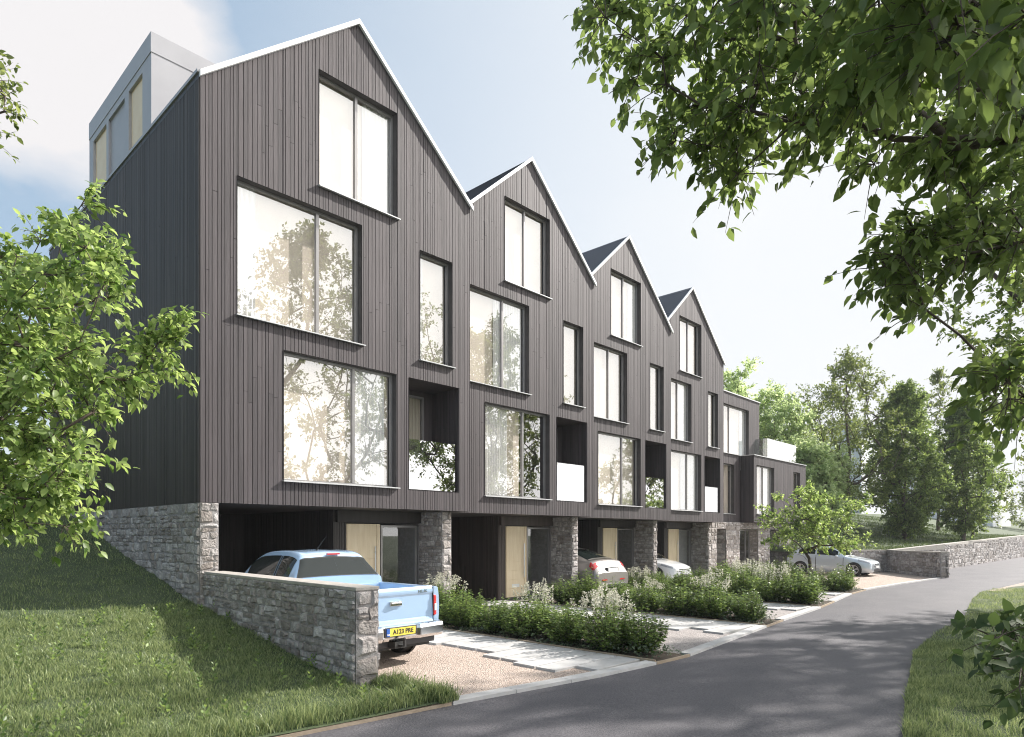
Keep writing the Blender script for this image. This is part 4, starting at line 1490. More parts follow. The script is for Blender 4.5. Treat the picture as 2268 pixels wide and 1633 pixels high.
def place(proto, loc, rz, s, label, group):
    if proto.name not in used:
        used.add(proto.name)
        r = proto
    else:
        r = proto.copy()
        COL.objects.link(r)
        for ch in list(proto.children):
            c = ch.copy()
            COL.objects.link(c)
            c.parent = r
    r.location = loc
    r.rotation_euler = (0, 0, rz)
    r.scale = s
    return tag(r, label, 'shrub', group)


for bn, lst in BEDS:
    cnt = {'l': 0, 'w': 0}
    for (x, y, k) in lst:
        i = cnt[k]
        cnt[k] += 1
        sc_ = rnd.choice([rnd.uniform(0.72, 0.9), rnd.uniform(0.92, 1.15)])
        lab = '%s %s shrub from the road in the bed %s' % (ORD[i], 'white flowering' if k == 'w' else 'green leafy', bn)
        place(protos[k][rnd.randint(0, 1)], (x, y, -.07), rnd.uniform(0, 6.28), (sc_, sc_, sc_ * rnd.uniform(0.9, 1.15)), lab, 'shrubs in the front beds')

# low ground cover in the beds
rs = np.random.RandomState(500)
pp = []
for (a, b), (c, d) in BED_X:
    n = 2600
    t = rs.uniform(0, 1, n)
    x = a + (b - a) * t
    y0 = np.array([kerb_y(q) + .12 for q in x])
    s_ = rs.uniform(0, 1, n)
    y = y0 + s_ * (0.9 - y0)
    x2 = c + (d - c) * t
    x = x + (x2 - x) * s_
    pp.append(np.stack([x, y, -0.06 + rs.uniform(0, .2, n) * (0.6 + 0.4 * np.sin(3 * x + 2 * y))], 1))
pp = np.vstack(pp)
v, f = leaves(pp, rs.normal(size=pp.shape) * np.array([1, 1, .4]) + np.array([0, 0, .3]), rs.normal(size=pp.shape) * .4 + np.array([0, 0, 1]), rs.uniform(.04, .09, len(pp)), False)
tag(np_mesh('ground_cover', v, f, 'leaf_grey'), 'low grey green ground cover between the shrubs in the beds', 'ground cover', None, 'stuff')


# ------------------------------------------------------------------ grass
def grass(name, xy, zf, hmin, hmax, w, rs, label, lean=0.75, mat='blade'):
    n = len(xy)
    z = zf
    cl = 0.75 + 0.35 * np.sin(5.1 * xy[:, 0] + 2 * np.sin(3.3 * xy[:, 1])) * np.sin(4.3 * xy[:, 1] + 1.5 * np.sin(2.9 * xy[:, 0]))
    h = rs.uniform(hmin, hmax, n) * rs.choice([1, 1, 1, 1.5], n) * cl
    a = rs.uniform(0, 6.283, n)
    la = rs.uniform(0, 6.283, n)
    le = rs.uniform(0.1, 1, n) * lean * h
    wd = np.stack([np.cos(a), np.sin(a), np.zeros(n)], 1) * (w * rs.uniform(.6, 1.3, n))[:, None]
    p0 = np.stack([xy[:, 0], xy[:, 1], z - 0.01], 1)
    ld = np.stack([np.cos(la), np.sin(la), np.zeros(n)], 1)
    p1 = p0 + ld * (le * .35)[:, None]
    p1[:, 2] += h * .6
    p2 = p0 + ld * (le * 1.2)[:, None]
    p2[:, 2] += h
    V = np.stack([p0 - wd, p0 + wd, p1 + wd * .8, p1 - wd * .8, p2], 1).reshape(-1, 3)
    o = np.arange(n)[:, None] * 5
    F = np.concatenate([np.concatenate([o, o + 1, o + 2], 1), np.concatenate([o, o + 2, o + 3], 1), np.concatenate([o + 3, o + 2, o + 4], 1)], 0)
    return tag(np_mesh(name, V, F, mat), label, 'grass', None, 'stuff')


rs = np.random.RandomState(600)


def lawn_sample(n, x0, x1, y0, y1):
    q = rs.uniform(0, 1, (int(n), 2)) * np.array([x1 - x0, y1 - y0]) + np.array([x0, y0])
    ok = np.array([(x < lawn_xr(y) - (0.05 if y > -4.85 else -0.02)) and y > kerb_y(x) + .06 for x, y in q])
    q = q[ok]
    return q, np.array([lawn_z(x, y) for x, y in q])


q1, z1 = lawn_sample(260000, -7.5, 0.75, -6.2, 0.4)
q2, z2 = lawn_sample(80000, -9, 0.1, 0.4, 9.0)
qa = rs.uniform(0, 1, (9000, 2)) * np.array([8.0, 0.3])
qa = np.stack([qa[:, 0] - 7.4, np.array([kerb_y(v - 7.4) for v in qa[:, 0]]) + 0.04 + qa[:, 1]], 1)
qb = rs.uniform(0, 1, 3500)
qb = np.stack([0.3 + qb * 1.05 * 0.33 - rs.uniform(-.07, .2, 3500), -4.85 - qb * 1.05], 1)
qe = np.vstack([qa, qb])
grass('edge_grass', qe, np.array([lawn_z(x, y) for x, y in qe]), 0.06, 0.2, 0.0045, rs, 'taller ragged grass along the edge of the lawn by road and gravel')
q = np.vstack([q1, q2])
grass('lawn_grass', q, np.concatenate([z1, z2]), 0.025, 0.085, 0.0036, rs, 'rough green grass covering the sloping lawn beside the first house')
# taller broad leaved weeds among it
qw, zw = lawn_sample(230, -7, 0.6, -5.9, 0.2)
wp, wd_, wn, ws = [], [], [], []
for (x, y), z in zip(qw, zw):
    hh = rs.uniform(.1, .26)
    for k in range(11):
        t = k / 10
        a = k * 2.4
        wp.append((x + .01 * math.cos(a), y + .01 * math.sin(a), z + hh * t))
        wd_.append((math.cos(a), math.sin(a), .5 + t))
        wn.append((rs.normal() * .3, rs.normal() * .3, 1))
        ws.append(.075 * (1.1 - .5 * t))
v, f = leaves(np.array(wp), np.array(wd_), np.array(wn), np.array(ws), False)
tag(np_mesh('weeds', v, f, 'leaf_shrub'), 'scattered broad leaved weeds standing taller in the lawn grass', 'weeds', None, 'stuff')
n = 120000
x = np.concatenate([rs.uniform(-3, 10, n), rs.uniform(10, 25, 36000)])
ye = np.array([far_y(q) for q in x])
y = ye - np.concatenate([rs.uniform(0, 1, n) ** 1.2 * 3.0, rs.uniform(0, 1, 36000) * 3.2]) + 0.03
zz = -0.07 + np.minimum(ye - y, 1) * 0.05 + 0.015 * (ye - y)
grass('verge_grass', np.stack([x, y], 1), zz, 0.03, 0.10, 0.004, rs, 'rough green grass on the verge along the right side of the road')
n = 60000
x = rs.uniform(32.5, 75, n)
d = rs.uniform(0, 1, n) ** 1.3 * 22
y = np.array([np.interp(a, [p[0] for p in HP], [p[1] for p in HP]) for a in x]) + d + .1
grass('hillside_grass', np.stack([x, y], 1), np.array([hill(a, b) for a, b in zip(x, y)]), 0.07, 0.18, 0.016, rs, 'green grass on the hillside behind the far stone walls', mat='blade_shaded')


# ------------------------------------------------------------------ cars
def crm(p, t):
    """Catmull-Rom along axis 0 of p at parameters t"""
    p = np.asarray(p, float)
    n = len(p)
    t = np.clip(np.asarray(t, float), 0, n - 1 - 1e-6)
    i = t.astype(int)
    f = (t - i).reshape((-1,) + (1,) * (p.ndim - 1))
    a, b, c, d = p[np.maximum(i - 1, 0)], p[i], p[np.minimum(i + 1, n - 1)], p[np.minimum(i + 2, n - 1)]
    m0, m1 = (c - a) * 0.42, (d - b) * 0.42
    return (2 * f ** 3 - 3 * f ** 2 + 1) * b + (f ** 3 - 2 * f ** 2 + f) * m0 + (-2 * f ** 3 + 3 * f ** 2) * c + (f ** 3 - f ** 2) * m1


class Body:
    def __init__(s, stations):
        """station: (y, [(half width, z) x 7])"""
        s.p = np.array([[(w, y, z) for w, z in ring] for y, ring in stations])

    def grid(s, us, vs, off=0.0):
        g = crm(s.p, us)
        g = np.swapaxes(crm(np.swapaxes(g, 0, 1), vs), 0, 1)
        if off:
            e = 0.03
            gu = crm(s.p, np.array(us) + e)
            gu = np.swapaxes(crm(np.swapaxes(gu, 0, 1), vs), 0, 1)
            gu2 = crm(s.p, np.array(us) - e)
            gu2 = np.swapaxes(crm(np.swapaxes(gu2, 0, 1), vs), 0, 1)
            gb = crm(s.p, us)
            gv = np.swapaxes(crm(np.swapaxes(gb, 0, 1), np.array(vs) + e), 0, 1)
            gv2 = np.swapaxes(crm(np.swapaxes(gb, 0, 1), np.array(vs) - e), 0, 1)
            n = unit(np.cross(gu - gu2, gv - gv2))
            flip = np.where((n[..., 0:1] * (g[..., 0:1]) + n[..., 2:3] * (g[..., 2:3] - 0.7)) < 0, -1, 1)
            g = g + n * flip * off
        return g

    def patch(s, mb, u0, u1, v0, v1, nu, nv, off=0.0, m=0, sides=(1, -1)):
        g = s.grid(np.linspace(u0, u1, nu), np.linspace(v0, v1, nv), off)
        fs = [(i * nv + j, i * nv + j + 1, (i + 1) * nv + j + 1, (i + 1) * nv + j) for i in range(nu - 1) for j in range(nv - 1)]
        for sd in sides:
            v = g.reshape(-1, 3) * np.array([sd, 1, 1])
            mb.add(v, fs if sd > 0 else [f[::-1] for f in fs], m)

    def shell(s, mb, nu=90, nv=40, m=0):
        n = len(s.p)
        s.patch(mb, 0, n - 1, 0, 6, nu, nv, 0, m)
        for i in (0, n - 1):
            r = s.grid([i], np.linspace(0, 6, nv))[0]
            l = r[::-1] * np.array([-1, 1, 1])
            ring = np.vstack([r, l[1:]])
            mb.add(ring, [tuple(range(len(ring)))], m)


def ring(zb, wb, zm, wm, zbelt, wbelt, zr, wr, zc):
    return [(wb, zb), (wb + (wm - wb) * .75, zb + (zm - zb) * .35), (wm, zm), (wbelt, zbelt), (wr, zr), (wr * .6, zr + (zc - zr) * .75), (0, zc)]


def lathe_x(mb, c, prof, n=28, m=0):
    vs, fs = [], []
    for k in range(n):
        a = 2 * PI * k / n
        for dx, r in prof:
            vs.append((c[0] + dx, c[1] + r * math.cos(a), c[2] + r * math.sin(a)))
    q = len(prof)
    for k in range(n):
        for j in range(q - 1):
            fs.append((k * q + j, k * q + j + 1, ((k + 1) % n) * q + j + 1, ((k + 1) % n) * q + j))
    mb.add(vs, fs, m)


def wheel(root, x, y, r, sd, w=0.2):
    """sd = +1 outward to +x"""
    mb = MB()
    lathe_x(mb, (x - sd * .012, y, r + .01), [(sd * 0.0, 0.02), (sd * .002, r * 1.12), (-sd * .05, r * 1.13)], 36)
    mb.obj('wheel_arch', 'black', root, local=True)
    mb = MB()
    lathe_x(mb, (x, y, r), [(-sd * w, r * .6), (-sd * w, r * .95), (-sd * w * .85, r), (-sd * .03, r), (sd * .012, r * .95), (sd * .014, r * .74), (-sd * .02, r * .68)], 32)
    t = mb.obj('wheel', 'black', root, smooth=True, local=True)
    mb = MB()
    lathe_x(mb, (x, y, r), [(sd * .0, r * .72), (sd * .016, r * .72), (sd * .016, r * .64), (-sd * .05, r * .62)], 32)
    for k in range(5):
        a = 2 * PI * k / 5 + .3
        for da in (-.16, .16):
            c0 = np.array([x + sd * .008, y + r * .12 * math.cos(a), r + r * .12 * math.sin(a)])
            c1 = np.array([x + sd * .012, y + r * .66 * math.cos(a + da), r + r * .66 * math.sin(a + da)])
            mb.tube([c0, c1], [.026, .02], 6)
    lathe_x(mb, (x, y, r), [(sd * .03, 0.001), (sd * .03, r * .12), (0, r * .17)], 16)
    mb.obj('rim', 'alloy', t, local=True)


def text(name, body, size, loc, rot, mat, parent, ext=0.002):
    cu = bpy.data.curves.new(name, 'FONT')
    cu.body = body
    cu.size = size
    cu.extrude = ext
    cu.offset = size * 0.025
    cu.align_x = 'CENTER'
    cu.align_y = 'CENTER'
    o = bpy.data.objects.new(name, cu)
    COL.objects.link(o)
    dg = bpy.context.evaluated_depsgraph_get()
    me = bpy.data.meshes.new_from_object(o.evaluated_get(dg))
    bpy.data.objects.remove(o)
    me.materials.clear()
    me.materials.append(M[mat])
    o = bpy.data.objects.new(name, me)
    COL.objects.link(o)
    o.location = loc
    o.rotation_euler = rot
    o.parent = parent
    return o


def lbox(root, name, mat, a, b, bevel=0.0, parent=None):
    mb = MB()
    mb.box(a, b)
    return mb.obj(name, mat, parent or root, local=True, bevel=bevel)


# --- blue double cab pickup: front at local y = 0, tail at y = 5.1; turned so that it faces the house
tk = empty('pickup_truck', (1.5, 1.5, -0.09), 'pale blue double cab pickup with chrome rear bumper, parked nose in under the first house', 'pickup', None, PI)
cab = Body([
    (0.02, ring(.42, .62, .62, .70, .86, .66, .92, .5, .94)),
    (0.14, ring(.36, .78, .62, .84, .95, .78, 1.02, .62, 1.04)),
    (0.55, ring(.36, .86, .66, .88, 1.04, .82, 1.10, .68, 1.13)),
    (1.10, ring(.36, .87, .68, .89, 1.08, .84, 1.16, .72, 1.19)),
    (1.42, ring(.36, .87, .70, .89, 1.10, .86, 1.20, .78, 1.24)),
    (1.78, ring(.36, .87, .70, .89, 1.12, .86, 1.50, .69, 1.55)),
    (2.10, ring(.36, .87, .70, .89, 1.14, .86, 1.655, .63, 1.715)),
    (2.60, ring(.36, .87, .70, .89, 1.15, .86, 1.69, .615, 1.755)),
    (3.05, ring(.36, .87, .70, .89, 1.16, .86, 1.68, .61, 1.745)),
    (3.26, ring(.36, .87, .70, .89, 1.16, .86, 1.63, .615, 1.70)),
    (3.36, ring(.36, .87, .70, .89, 1.17, .86, 1.52, .66, 1.575)),
    (3.52, ring(.36, .87, .70, .89, 1.17, .86, 1.30, .80, 1.33)),
])
mb = MB()
cab.shell(mb, 110, 44)
mb.obj('cab', 'paint_blue', tk, smooth=True, local=True)
for sd in (1, -1):
    mb = MB()
    cab.patch(mb, 5.1, 7.35, 3.22, 3.9, 26, 8, 0.006, sides=(sd,))
    mb.obj('front_side_window', 'glass_car', tk, smooth=True, local=True)
for sd in (1, -1):
    mb = MB()
    cab.patch(mb, 7.5, 9.15, 3.2, 3.9, 20, 8, 0.006, sides=(sd,))
    mb.obj('rear_side_window', 'glass_car', tk, smooth=True, local=True)
mb = MB()
cab.patch(mb, 9.62, 10.93, 4.14, 6, 14, 14, 0.007)
mb.obj('rear_window', 'glass_car', tk, smooth=True, local=True)
mb = MB()
cab.patch(mb, 4.2, 5.85, 4.12, 6, 14, 14, 0.006)
mb.obj('windscreen', 'glass_car', tk, smooth=True, local=True)
for sd in (1, -1):
    for q in ((7.38, 7.46, 2.2, 3.9), (9.25, 9.3, 1.2, 3.15)):
        mb = MB()
        cab.patch(mb, *q, 4, 10, 0.004, sides=(sd,))
        mb.obj('door_gap', 'black', tk, local=True)
# load bed
bed = empty  # noqa
mb = MB()
x = .86
prof = [(.80, .42), (.865, .58), (.885, .85), (.87, 1.08), (.85, 1.17), (.79, 1.19), (.76, 1.17), (.76, .72)]
for sd in (1, -1):
    ys_ = [3.54, 4.2, 4.9, 5.06]
    vs = [(sd * w, y, z) for y in ys_ for w, z in prof]
    k = len(prof)
    fs = [(i * k + j, i * k + j + 1, (i + 1) * k + j + 1, (i + 1) * k + j) for i in range(3) for j in range(k - 1)]
    fs += [tuple(3 * k + j for j in range(k)), tuple(range(k))]
    mb.add(vs, fs)
mb.box((-.76, 3.54, .68), (.76, 5.02, .72))
mb.box((-.79, 3.535, .72), (.79, 3.58, 1.17))
mb.obj('load_bed', 'paint_blue', tk, smooth=False, local=True, bevel=0.006)
mb = MB()
# tailgate: lofted sheet with a shallow pressed panel
nx, nz = 33, 25
vs, fs = [], []
for j in range(nz):
    zz = .56 + (1.20 - .56) * j / (nz - 1)
    for i in range(nx):
        xx = -.735 + 1.47 * i / (nx - 1)
        rec = 0.018 * max(0, min(1, (zz - .68) / .03)) * max(0, min(1, (1.10 - zz) / .03))
        yy = 5.09 - rec - 0.012 * (xx / .74) ** 2 + (0.012 if zz < .66 else 0) - (0.03 * max(0, (zz - 1.16) / .04))
        vs.append((xx, yy, zz))
o = len(vs)
vs2 = [(-.735, 5.02, .56), (.735, 5.02, .56), (.735, 5.02, 1.20), (-.735, 5.02, 1.20)]
fs = [(j * nx + i, j * nx + i + 1, (j + 1) * nx + i + 1, (j + 1) * nx + i) for j in range(nz - 1) for i in range(nx - 1)]
mb.add(vs, fs)
mb.add(vs2, [(0, 1, 2, 3)])
mb.quad(vs[(nz - 1) * nx], vs[nz * nx - 1], vs2[2], vs2[3])
mb.quad(vs[0], vs[(nz - 1) * nx], vs2[3], vs2[0])
mb.quad(vs[nx - 1], vs[nz * nx - 1], vs2[2], vs2[1])
tg = mb.obj('tailgate', 'paint_blue', tk, smooth=False, local=True)
mb = MB()
mb.box((-.11, 5.072, .93), (.11, 5.1, 1.0))
mb.tube([(-.09, 5.105, .975), (0, 5.118, .978), (.09, 5.105, .975)], .014, 8)
mb.obj('handle', 'chrome', tg, local=True, bevel=0.008)
text('badge', 'HILUX', 0.062, (-.52, 5.085, 1.125), (R(90), 0, PI), 'chrome', tg)
lbox(tk, 'brake_light', 'red', (-.12, 3.30, 1.675), (.12, 3.335, 1.70))
for sd in (1, -1):
    lbox(tk, 'panel_gap', 'black', (sd * .741 - .005, 5.0, .57), (sd * .741 + .005, 5.081, 1.18))
    mb = MB()
    mb.tube([(sd * .87, 2.95, 1.02), (sd * .905, 2.98, 1.02), (sd * .905, 3.1, 1.02), (sd * .87, 3.13, 1.02)], .012, 6)
    mb.obj('door_handle', 'chrome', tk, local=True)
mb = MB()
cab.patch(mb, 9.5, 9.62, 4.1, 6, 3, 12, 0.006)
cab.patch(mb, 10.93, 11.0, 4.1, 6, 3, 12, 0.006)
cab.patch(mb, 9.5, 11.0, 4.06, 4.14, 12, 3, 0.006)
mb.obj('window_seal', 'black', tk, local=True)
for sd in (1, -1):
    lt = MB()
    lt.prism([(sd * .745, 5.03, .72), (sd * .905, 4.94, .72), (sd * .9, 4.94, 1.05), (sd * .745, 5.03, 1.05)], (0, .075, 0))
    tl = lt.obj('tail_light', 'red', tk, local=True, bevel=0.02)
    lt = MB()
    lt.prism([(sd * .75, 5.1, .8), (sd * .9, 5.01, .8), (sd * .9, 5.01, .91), (sd * .75, 5.1, .91)], (0, .012, 0))
    lt.obj('reversing_lens', 'clear', tl, local=True, bevel=0.004)
# chrome rear bumper
mb = MB()
prof = []
bx_ = [(-.93, 4.88), (-.92, 5.06), (-.84, 5.2), (-.35, 5.25), (-.3, 5.2), (.3, 5.2), (.35, 5.25), (.84, 5.2), (.92, 5.06), (.93, 4.88)]
sec = [(-.05, .64), (0.0, .63), (.012, .58), (.008, .46), (-.03, .42)]
vs = []
for (xx, yy) in bx_:
    for dy, zz in sec:
        vs.append((xx, yy + dy, zz + .0))
k = len(sec)
fs = [(i * k + j, i * k + j + 1, (i + 1) * k + j + 1, (i + 1) * k + j) for i in range(len(bx_) - 1) for j in range(k - 1)]
mb.add(vs, fs)
bp = mb.obj('rear_bumper', 'chrome', tk, local=True, bevel=0.01)
mb = MB()
mb.box((-.8, 5.0, .6), (.8, 5.17, .633))
mb.obj('bumper_step', 'plastic', bp, local=True)
pl = lbox(tk, 'number_plate', 'plate_yellow', (-.27, 5.215, .5), (.21, 5.228, .615), parent=tk)
lbox(tk, 'plate_surround', 'plastic', (-.3, 5.2, .488), (.295, 5.216, .627), parent=pl)
lbox(tk, 'plate_band', 'plate_blue', (.2105, 5.215, .5), (.265, 5.229, .615), parent=pl)
text('plate_lettering', 'A123 PRE', 0.094, (-.035, 5.23, .557), (R(90), 0, PI), 'black', pl, 0.001)
text('country_code', 'GB', 0.036, (.238, 5.231, .528), (R(90), 0, PI), 'plate_white', pl, 0.001)
lbox(tk, 'bumper_valance', 'plastic', (-.82, 4.85, .3), (.82, 5.02, .45), 0.01)
mb = MB()
mb.box((-.1, 5.0, .3), (.1, 5.2, .4))
mb.box((-.04, 5.2, .33), (.04, 5.3, .36))
mb.tube([(0, 5.3, .35), (0, 5.3, .43)], .02, 8)
lathe_x(mb, (0, 5.3, .45), [(-.025, .004), (-.018, .02), (0, .027), (.018, .02), (.025, .004)], 12)
mb.obj('tow_bar', 'black', tk, local=True)
lbox(tk, 'chassis', 'black', (-.72, .3, .26), (.72, 5.0, .44))
for y in (.98, 4.1):
    wheel(tk, .915, y, .365, 1)
    wheel(tk, -.915, y, .365, -1)
for sd in (1, -1):
    mb = MB()
    mb.prism([(sd * .7, 4.5, .18), (sd * .88, 4.5, .18), (sd * .88, 4.5, .5), (sd * .7, 4.5, .5)], (0, .02, 0))
    mb.obj('mudflap', 'black', tk, local=True)
    mb = MB()
    mb.prism([(sd * .9, 1.62, 1.14), (sd * 1.08, 1.62, 1.12), (sd * 1.1, 1.62, 1.3), (sd * .93, 1.62, 1.32)], (0, .1, 0))
    mr = mb.obj('mirror', 'chrome', tk, local=True, bevel=0.025)
    mb = MB()
    mb.quad((sd * .935, 1.725, 1.15), (sd * 1.07, 1.725, 1.14), (sd * 1.08, 1.725, 1.29), (sd * .95, 1.725, 1.3))
    mb.obj('mirror_glass', 'glass_car', mr, local=True)
mb = MB()
mb.tube([(.12, 3.0, 1.74), (.12, 3.0, 1.77)], .022, 8)
mb.tube([(.12, 3.0, 1.77), (.06, 3.2, 1.99)], [.007, .004], 6)
mb.obj('antenna', 'black', tk, local=True)
# headrests and seats seen through the glass
mb = MB()
for xx in (-.36, .36):
    mb.box((xx - .24, 2.1, .7), (xx + .24, 2.25, 1.3))
    mb.box((xx - .12, 2.12, 1.3), (xx + .12, 2.22, 1.46))
mb.box((-.62, 2.95, .7), (.62, 3.1, 1.26))
mb.obj('seats', 'plastic', tk, local=True, bevel=0.03)

# --- silver coupe, tail towards the road
sv = empty('coupe_car', (13.5, 5.55, -0.09), 'silver coupe with red tail lights parked nose in under the third house', 'car', None, PI)
cb = Body([
    (0.02, ring(.36, .60, .5, .68, .68, .62, .74, .48, .76)),
    (0.16, ring(.28, .78, .5, .86, .78, .8, .86, .62, .88)),
    (0.7, ring(.27, .90, .56, .95, .92, .88, 1.0, .70, 1.03)),
    (1.35, ring(.27, .92, .6, .96, 1.0, .92, 1.06, .78, 1.09)),
    (2.05, ring(.27, .92, .6, .96, 1.04, .92, 1.42, .66, 1.47)),
    (2.7, ring(.27, .92, .6, .96, 1.05, .92, 1.50, .60, 1.56)),
    (3.3, ring(.27, .92, .6, .96, 1.07, .93, 1.45, .59, 1.52)),
    (3.85, ring(.27, .92, .6, .97, 1.08, .93, 1.31, .64, 1.385)),
    (4.35, ring(.27, .93, .62, .97, 1.07, .90, 1.16, .74, 1.215)),
    (4.52, ring(.3, .93, .64, .96, 1.05, .87, 1.135, .74, 1.185)),
    (4.62, ring(.34, .92, .66, .95, .96, .87, 1.07, .74, 1.11)),
    (4.74, ring(.36, .91, .64, .95, .82, .88, .92, .72, .95)),
    (4.84, ring(.36, .84, .58, .88, .72, .84, .77, .66, .78)),
])
mb = MB()
cb.shell(mb, 110, 44)
mb.obj('body', 'paint_silver', sv, smooth=True, local=True)
mb = MB()
cb.patch(mb, 6.15, 7.85, 4.12, 6, 18, 14, 0.007)
mb.obj('rear_window', 'glass_car', sv, smooth=True, local=True)
for sd in (1, -1):
    mb = MB()
    cb.patch(mb, 4.1, 7.0, 3.2, 3.85, 24, 7, 0.006, sides=(sd,))
    mb.obj('side_window', 'glass_car', sv, smooth=True, local=True)
mb = MB()
cb.patch(mb, 3.1, 3.95, 4.12, 6, 12, 14, 0.006)
mb.obj('windscreen', 'glass_car', sv, smooth=True, local=True)
for sd in (1, -1):
    mb = MB()
    cb.patch(mb, 9.0, 10.5, 2.75, 3.5, 12, 8, 0.012, sides=(sd,))
    cb.patch(mb, 9.85, 10.75, 3.0, 4.25, 10, 10, 0.014, sides=(sd,))
    mb.obj('tail_light', 'red', sv, smooth=True, local=True)
    mb = MB()
    mb.box((sd * .5 - .13, 4.845, .52), (sd * .5 + .13, 4.857, .56))
    mb.obj('reflector', 'red', sv, local=True)
mb = MB()
cb.patch(mb, 7.93, 8.35, 4.0, 6, 6, 14, 0.03)
mb.obj('spoiler', 'paint_silver', sv, smooth=True, local=True)
pl = lbox(sv, 'number_plate', 'plate_white', (-.28, 4.825, .80), (.28, 4.838, .92))
lbox(sv, 'plate_surround', 'plastic', (-.33, 4.70, .78), (.33, 4.824, .945), parent=pl)
mb = MB()
lathe_x(mb, (0, 4.68, 1.0), [(-.004, .001), (-.004, .04), (.004, .04), (.004, .001)], 20)
mb.obj('badge', 'chrome', sv, local=True)
lbox(sv, 'rear_valance', 'plastic', (-.72, 4.7, .3), (.72, 4.85, .42), 0.02)
mb = MB()
for k in range(2):
    s_ = (-1, 1)[k]
    mb.tube([(s_ * .55, 2.0, 1.5), (s_ * .56, 2.7, 1.585), (s_ * .56, 3.4, 1.5)], .014, 6)
mb.obj('roof_rail', 'chrome', sv, local=True)
mb = MB()
mb.prism([(-.02, 3.2, 1.525), (.02, 3.2, 1.525), (.02, 3.36, 1.5), (-.02, 3.36, 1.5)], (0, .02, .06))
mb.obj('antenna', 'paint_silver', sv, local=True)
for y in (.95, 3.85):
    wheel(sv, .985, y, .36, 1)
    wheel(sv, -.985, y, .36, -1)


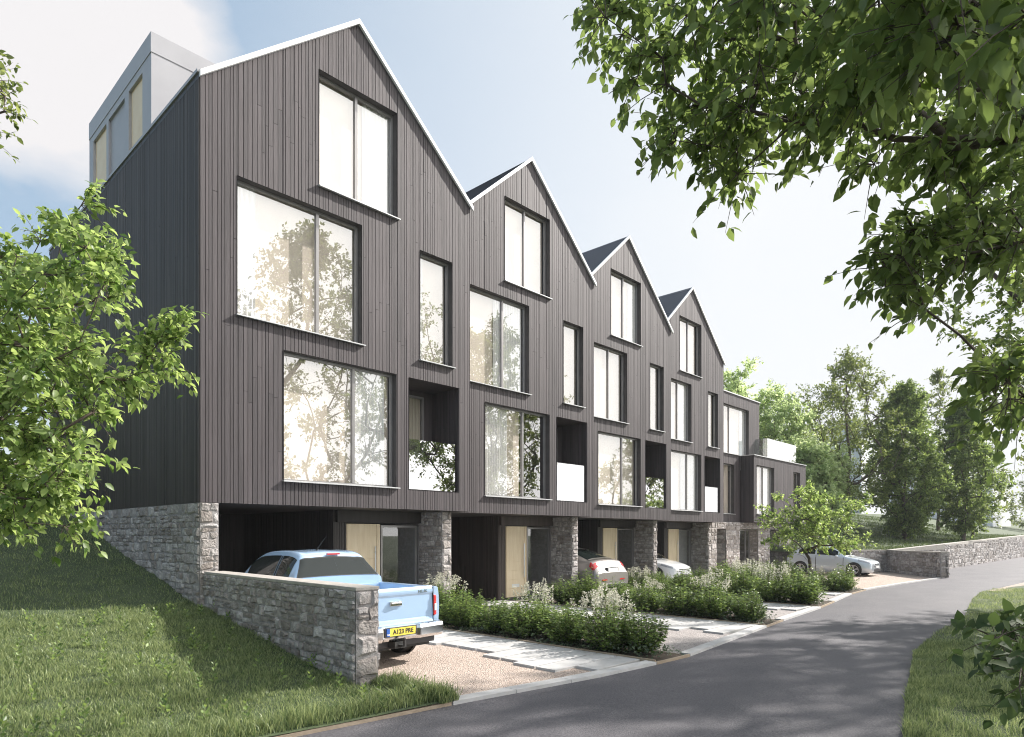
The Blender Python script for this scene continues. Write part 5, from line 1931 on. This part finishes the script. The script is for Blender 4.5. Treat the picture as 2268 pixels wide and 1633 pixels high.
# --- two small hatchbacks facing the road
def hatch(name, loc, label, paint, group=None, rz=0.0):
    h = empty(name, loc, label, 'car', group, rz)
    b = Body([
        (0.0, ring(.24, .5, .4, .56, .55, .5, .6, .4, .62)),
        (0.07, ring(.19, .66, .4, .74, .62, .66, .68, .5, .70)),
        (0.3, ring(.18, .78, .44, .84, .68, .76, .77, .58, .80)),
        (0.75, ring(.18, .83, .46, .87, .78, .79, .87, .64, .90)),
        (1.15, ring(.18, .84, .48, .88, .86, .82, .94, .70, .98)),
        (1.55, ring(.18, .84, .5, .88, .89, .83, 1.20, .62, 1.25)),
        (1.95, ring(.18, .84, .5, .88, .91, .83, 1.37, .56, 1.42)),
        (2.5, ring(.18, .84, .5, .88, .93, .83, 1.41, .55, 1.465)),
        (3.1, ring(.18, .84, .5, .88, .96, .83, 1.37, .55, 1.43)),
        (3.6, ring(.19, .84, .52, .88, .98, .82, 1.22, .60, 1.28)),
        (3.85, ring(.2, .83, .54, .87, .95, .80, 1.03, .66, 1.08)),
        (4.0, ring(.24, .78, .52, .82, .8, .76, .86, .6, .88)),
    ])
    mb = MB()
    b.shell(mb, 100, 40)
    mb.obj('body', paint, h, smooth=True, local=True)
    mb = MB()
    b.patch(mb, 4.15, 5.9, 4.12, 6, 14, 14, 0.006)
    mb.obj('windscreen', 'glass_car', h, smooth=True, local=True)
    for sd in (1, -1):
        mb = MB()
        b.patch(mb, 5.0, 7.05, 3.2, 3.86, 20, 7, 0.006, sides=(sd,))
        mb.obj('front_side_window', 'glass_car', h, smooth=True, local=True)
    for sd in (1, -1):
        mb = MB()
        b.patch(mb, 7.2, 8.6, 3.22, 3.86, 14, 7, 0.006, sides=(sd,))
        mb.obj('rear_side_window', 'glass_car', h, smooth=True, local=True)
    mb = MB()
    b.patch(mb, 8.3, 9.6, 4.15, 6, 12, 14, 0.006)
    mb.obj('rear_window', 'glass_car', h, smooth=True, local=True)
    for sd in (1, -1):
        mb = MB()
        b.patch(mb, 1.35, 2.75, 2.9, 3.5, 12, 6, 0.006, sides=(sd,))
        mb.obj('headlight', 'lamp', h, smooth=True, local=True)
        mb = MB()
        mb.prism([(sd * .84, 1.5, .9), (sd * 1.0, 1.52, .9), (sd * 1.0, 1.52, 1.02), (sd * .84, 1.5, 1.0)], (0, .09, 0))
        mb.obj('mirror', paint, h, local=True, bevel=0.03)
    for sd in (1, -1):
        for q in ((4.3, 4.36, .6, 3.1), (7.08, 7.13, .6, 3.1)):
            mb = MB()
            b.patch(mb, *q, 3, 10, 0.003, sides=(sd,))
            mb.obj('door_gap', 'black', h, local=True)
    mb = MB()
    for zz, wv in ((.6, .42), (.52, .46)):
        mb.box((-wv, -.012, zz - .03), (wv, .05, zz))
    mb.box((-.5, -.01, .25), (.5, .06, .36))
    mb.obj('grille', 'plastic', h, local=True, bevel=0.008)
    lbox(h, 'number_plate', 'plate_white', (-.26, -.03, .4), (.26, -.012, .5))
    for y in (.8, 3.3):
        wheel(h, .9, y, .315, 1)
        wheel(h, -.9, y, .315, -1)
    mb = MB()
    for xx in (-.35, .35):
        mb.box((xx - .22, 2.0, .5), (xx + .22, 2.14, 1.05))
        mb.box((xx - .11, 2.02, 1.05), (xx + .11, 2.12, 1.22))
    mb.obj('seats', 'plastic', h, local=True, bevel=0.03)
    mb = MB()
    mb.tube([(-.5, 1.02, .985), (.1, 1.1, 1.0)], .008, 5)
    mb.tube([(.05, 1.0, .99), (.6, 1.12, .99)], .008, 5)
    mb.obj('wiper', 'black', h, local=True)
    return h


hatch('hatchback_car', (20.1, 1.75, -0.09), 'white hatchback nose out under the fourth house, half hidden by shrubs', 'paint_white')
hatch('hatchback_car', (30.65, -2.75, -0.09), 'pale silver hatchback parked nose out before the end house, beside the splayed wall', 'paint_pale')


# ------------------------------------------------------------------ air
haze = MB()
haze.box((-90, -90, -1.2), (190, 120, 24))
M['haze'] = bpy.data.materials.new('haze')
M['haze'].use_nodes = True
hn = M['haze'].node_tree
hn.nodes.remove(hn.nodes['Principled BSDF'])
pv = hn.nodes.new('ShaderNodeVolumePrincipled')
pv.inputs['Density'].default_value = 0.0006
pv.inputs['Color'].default_value = (0.95, 0.96, 0.98, 1)
hn.links.new(pv.outputs[0], hn.nodes['Material Output'].inputs['Volume'])
tag(haze.obj('haze', 'haze'), 'thin pale haze in the air', 'haze', None, 'stuff')
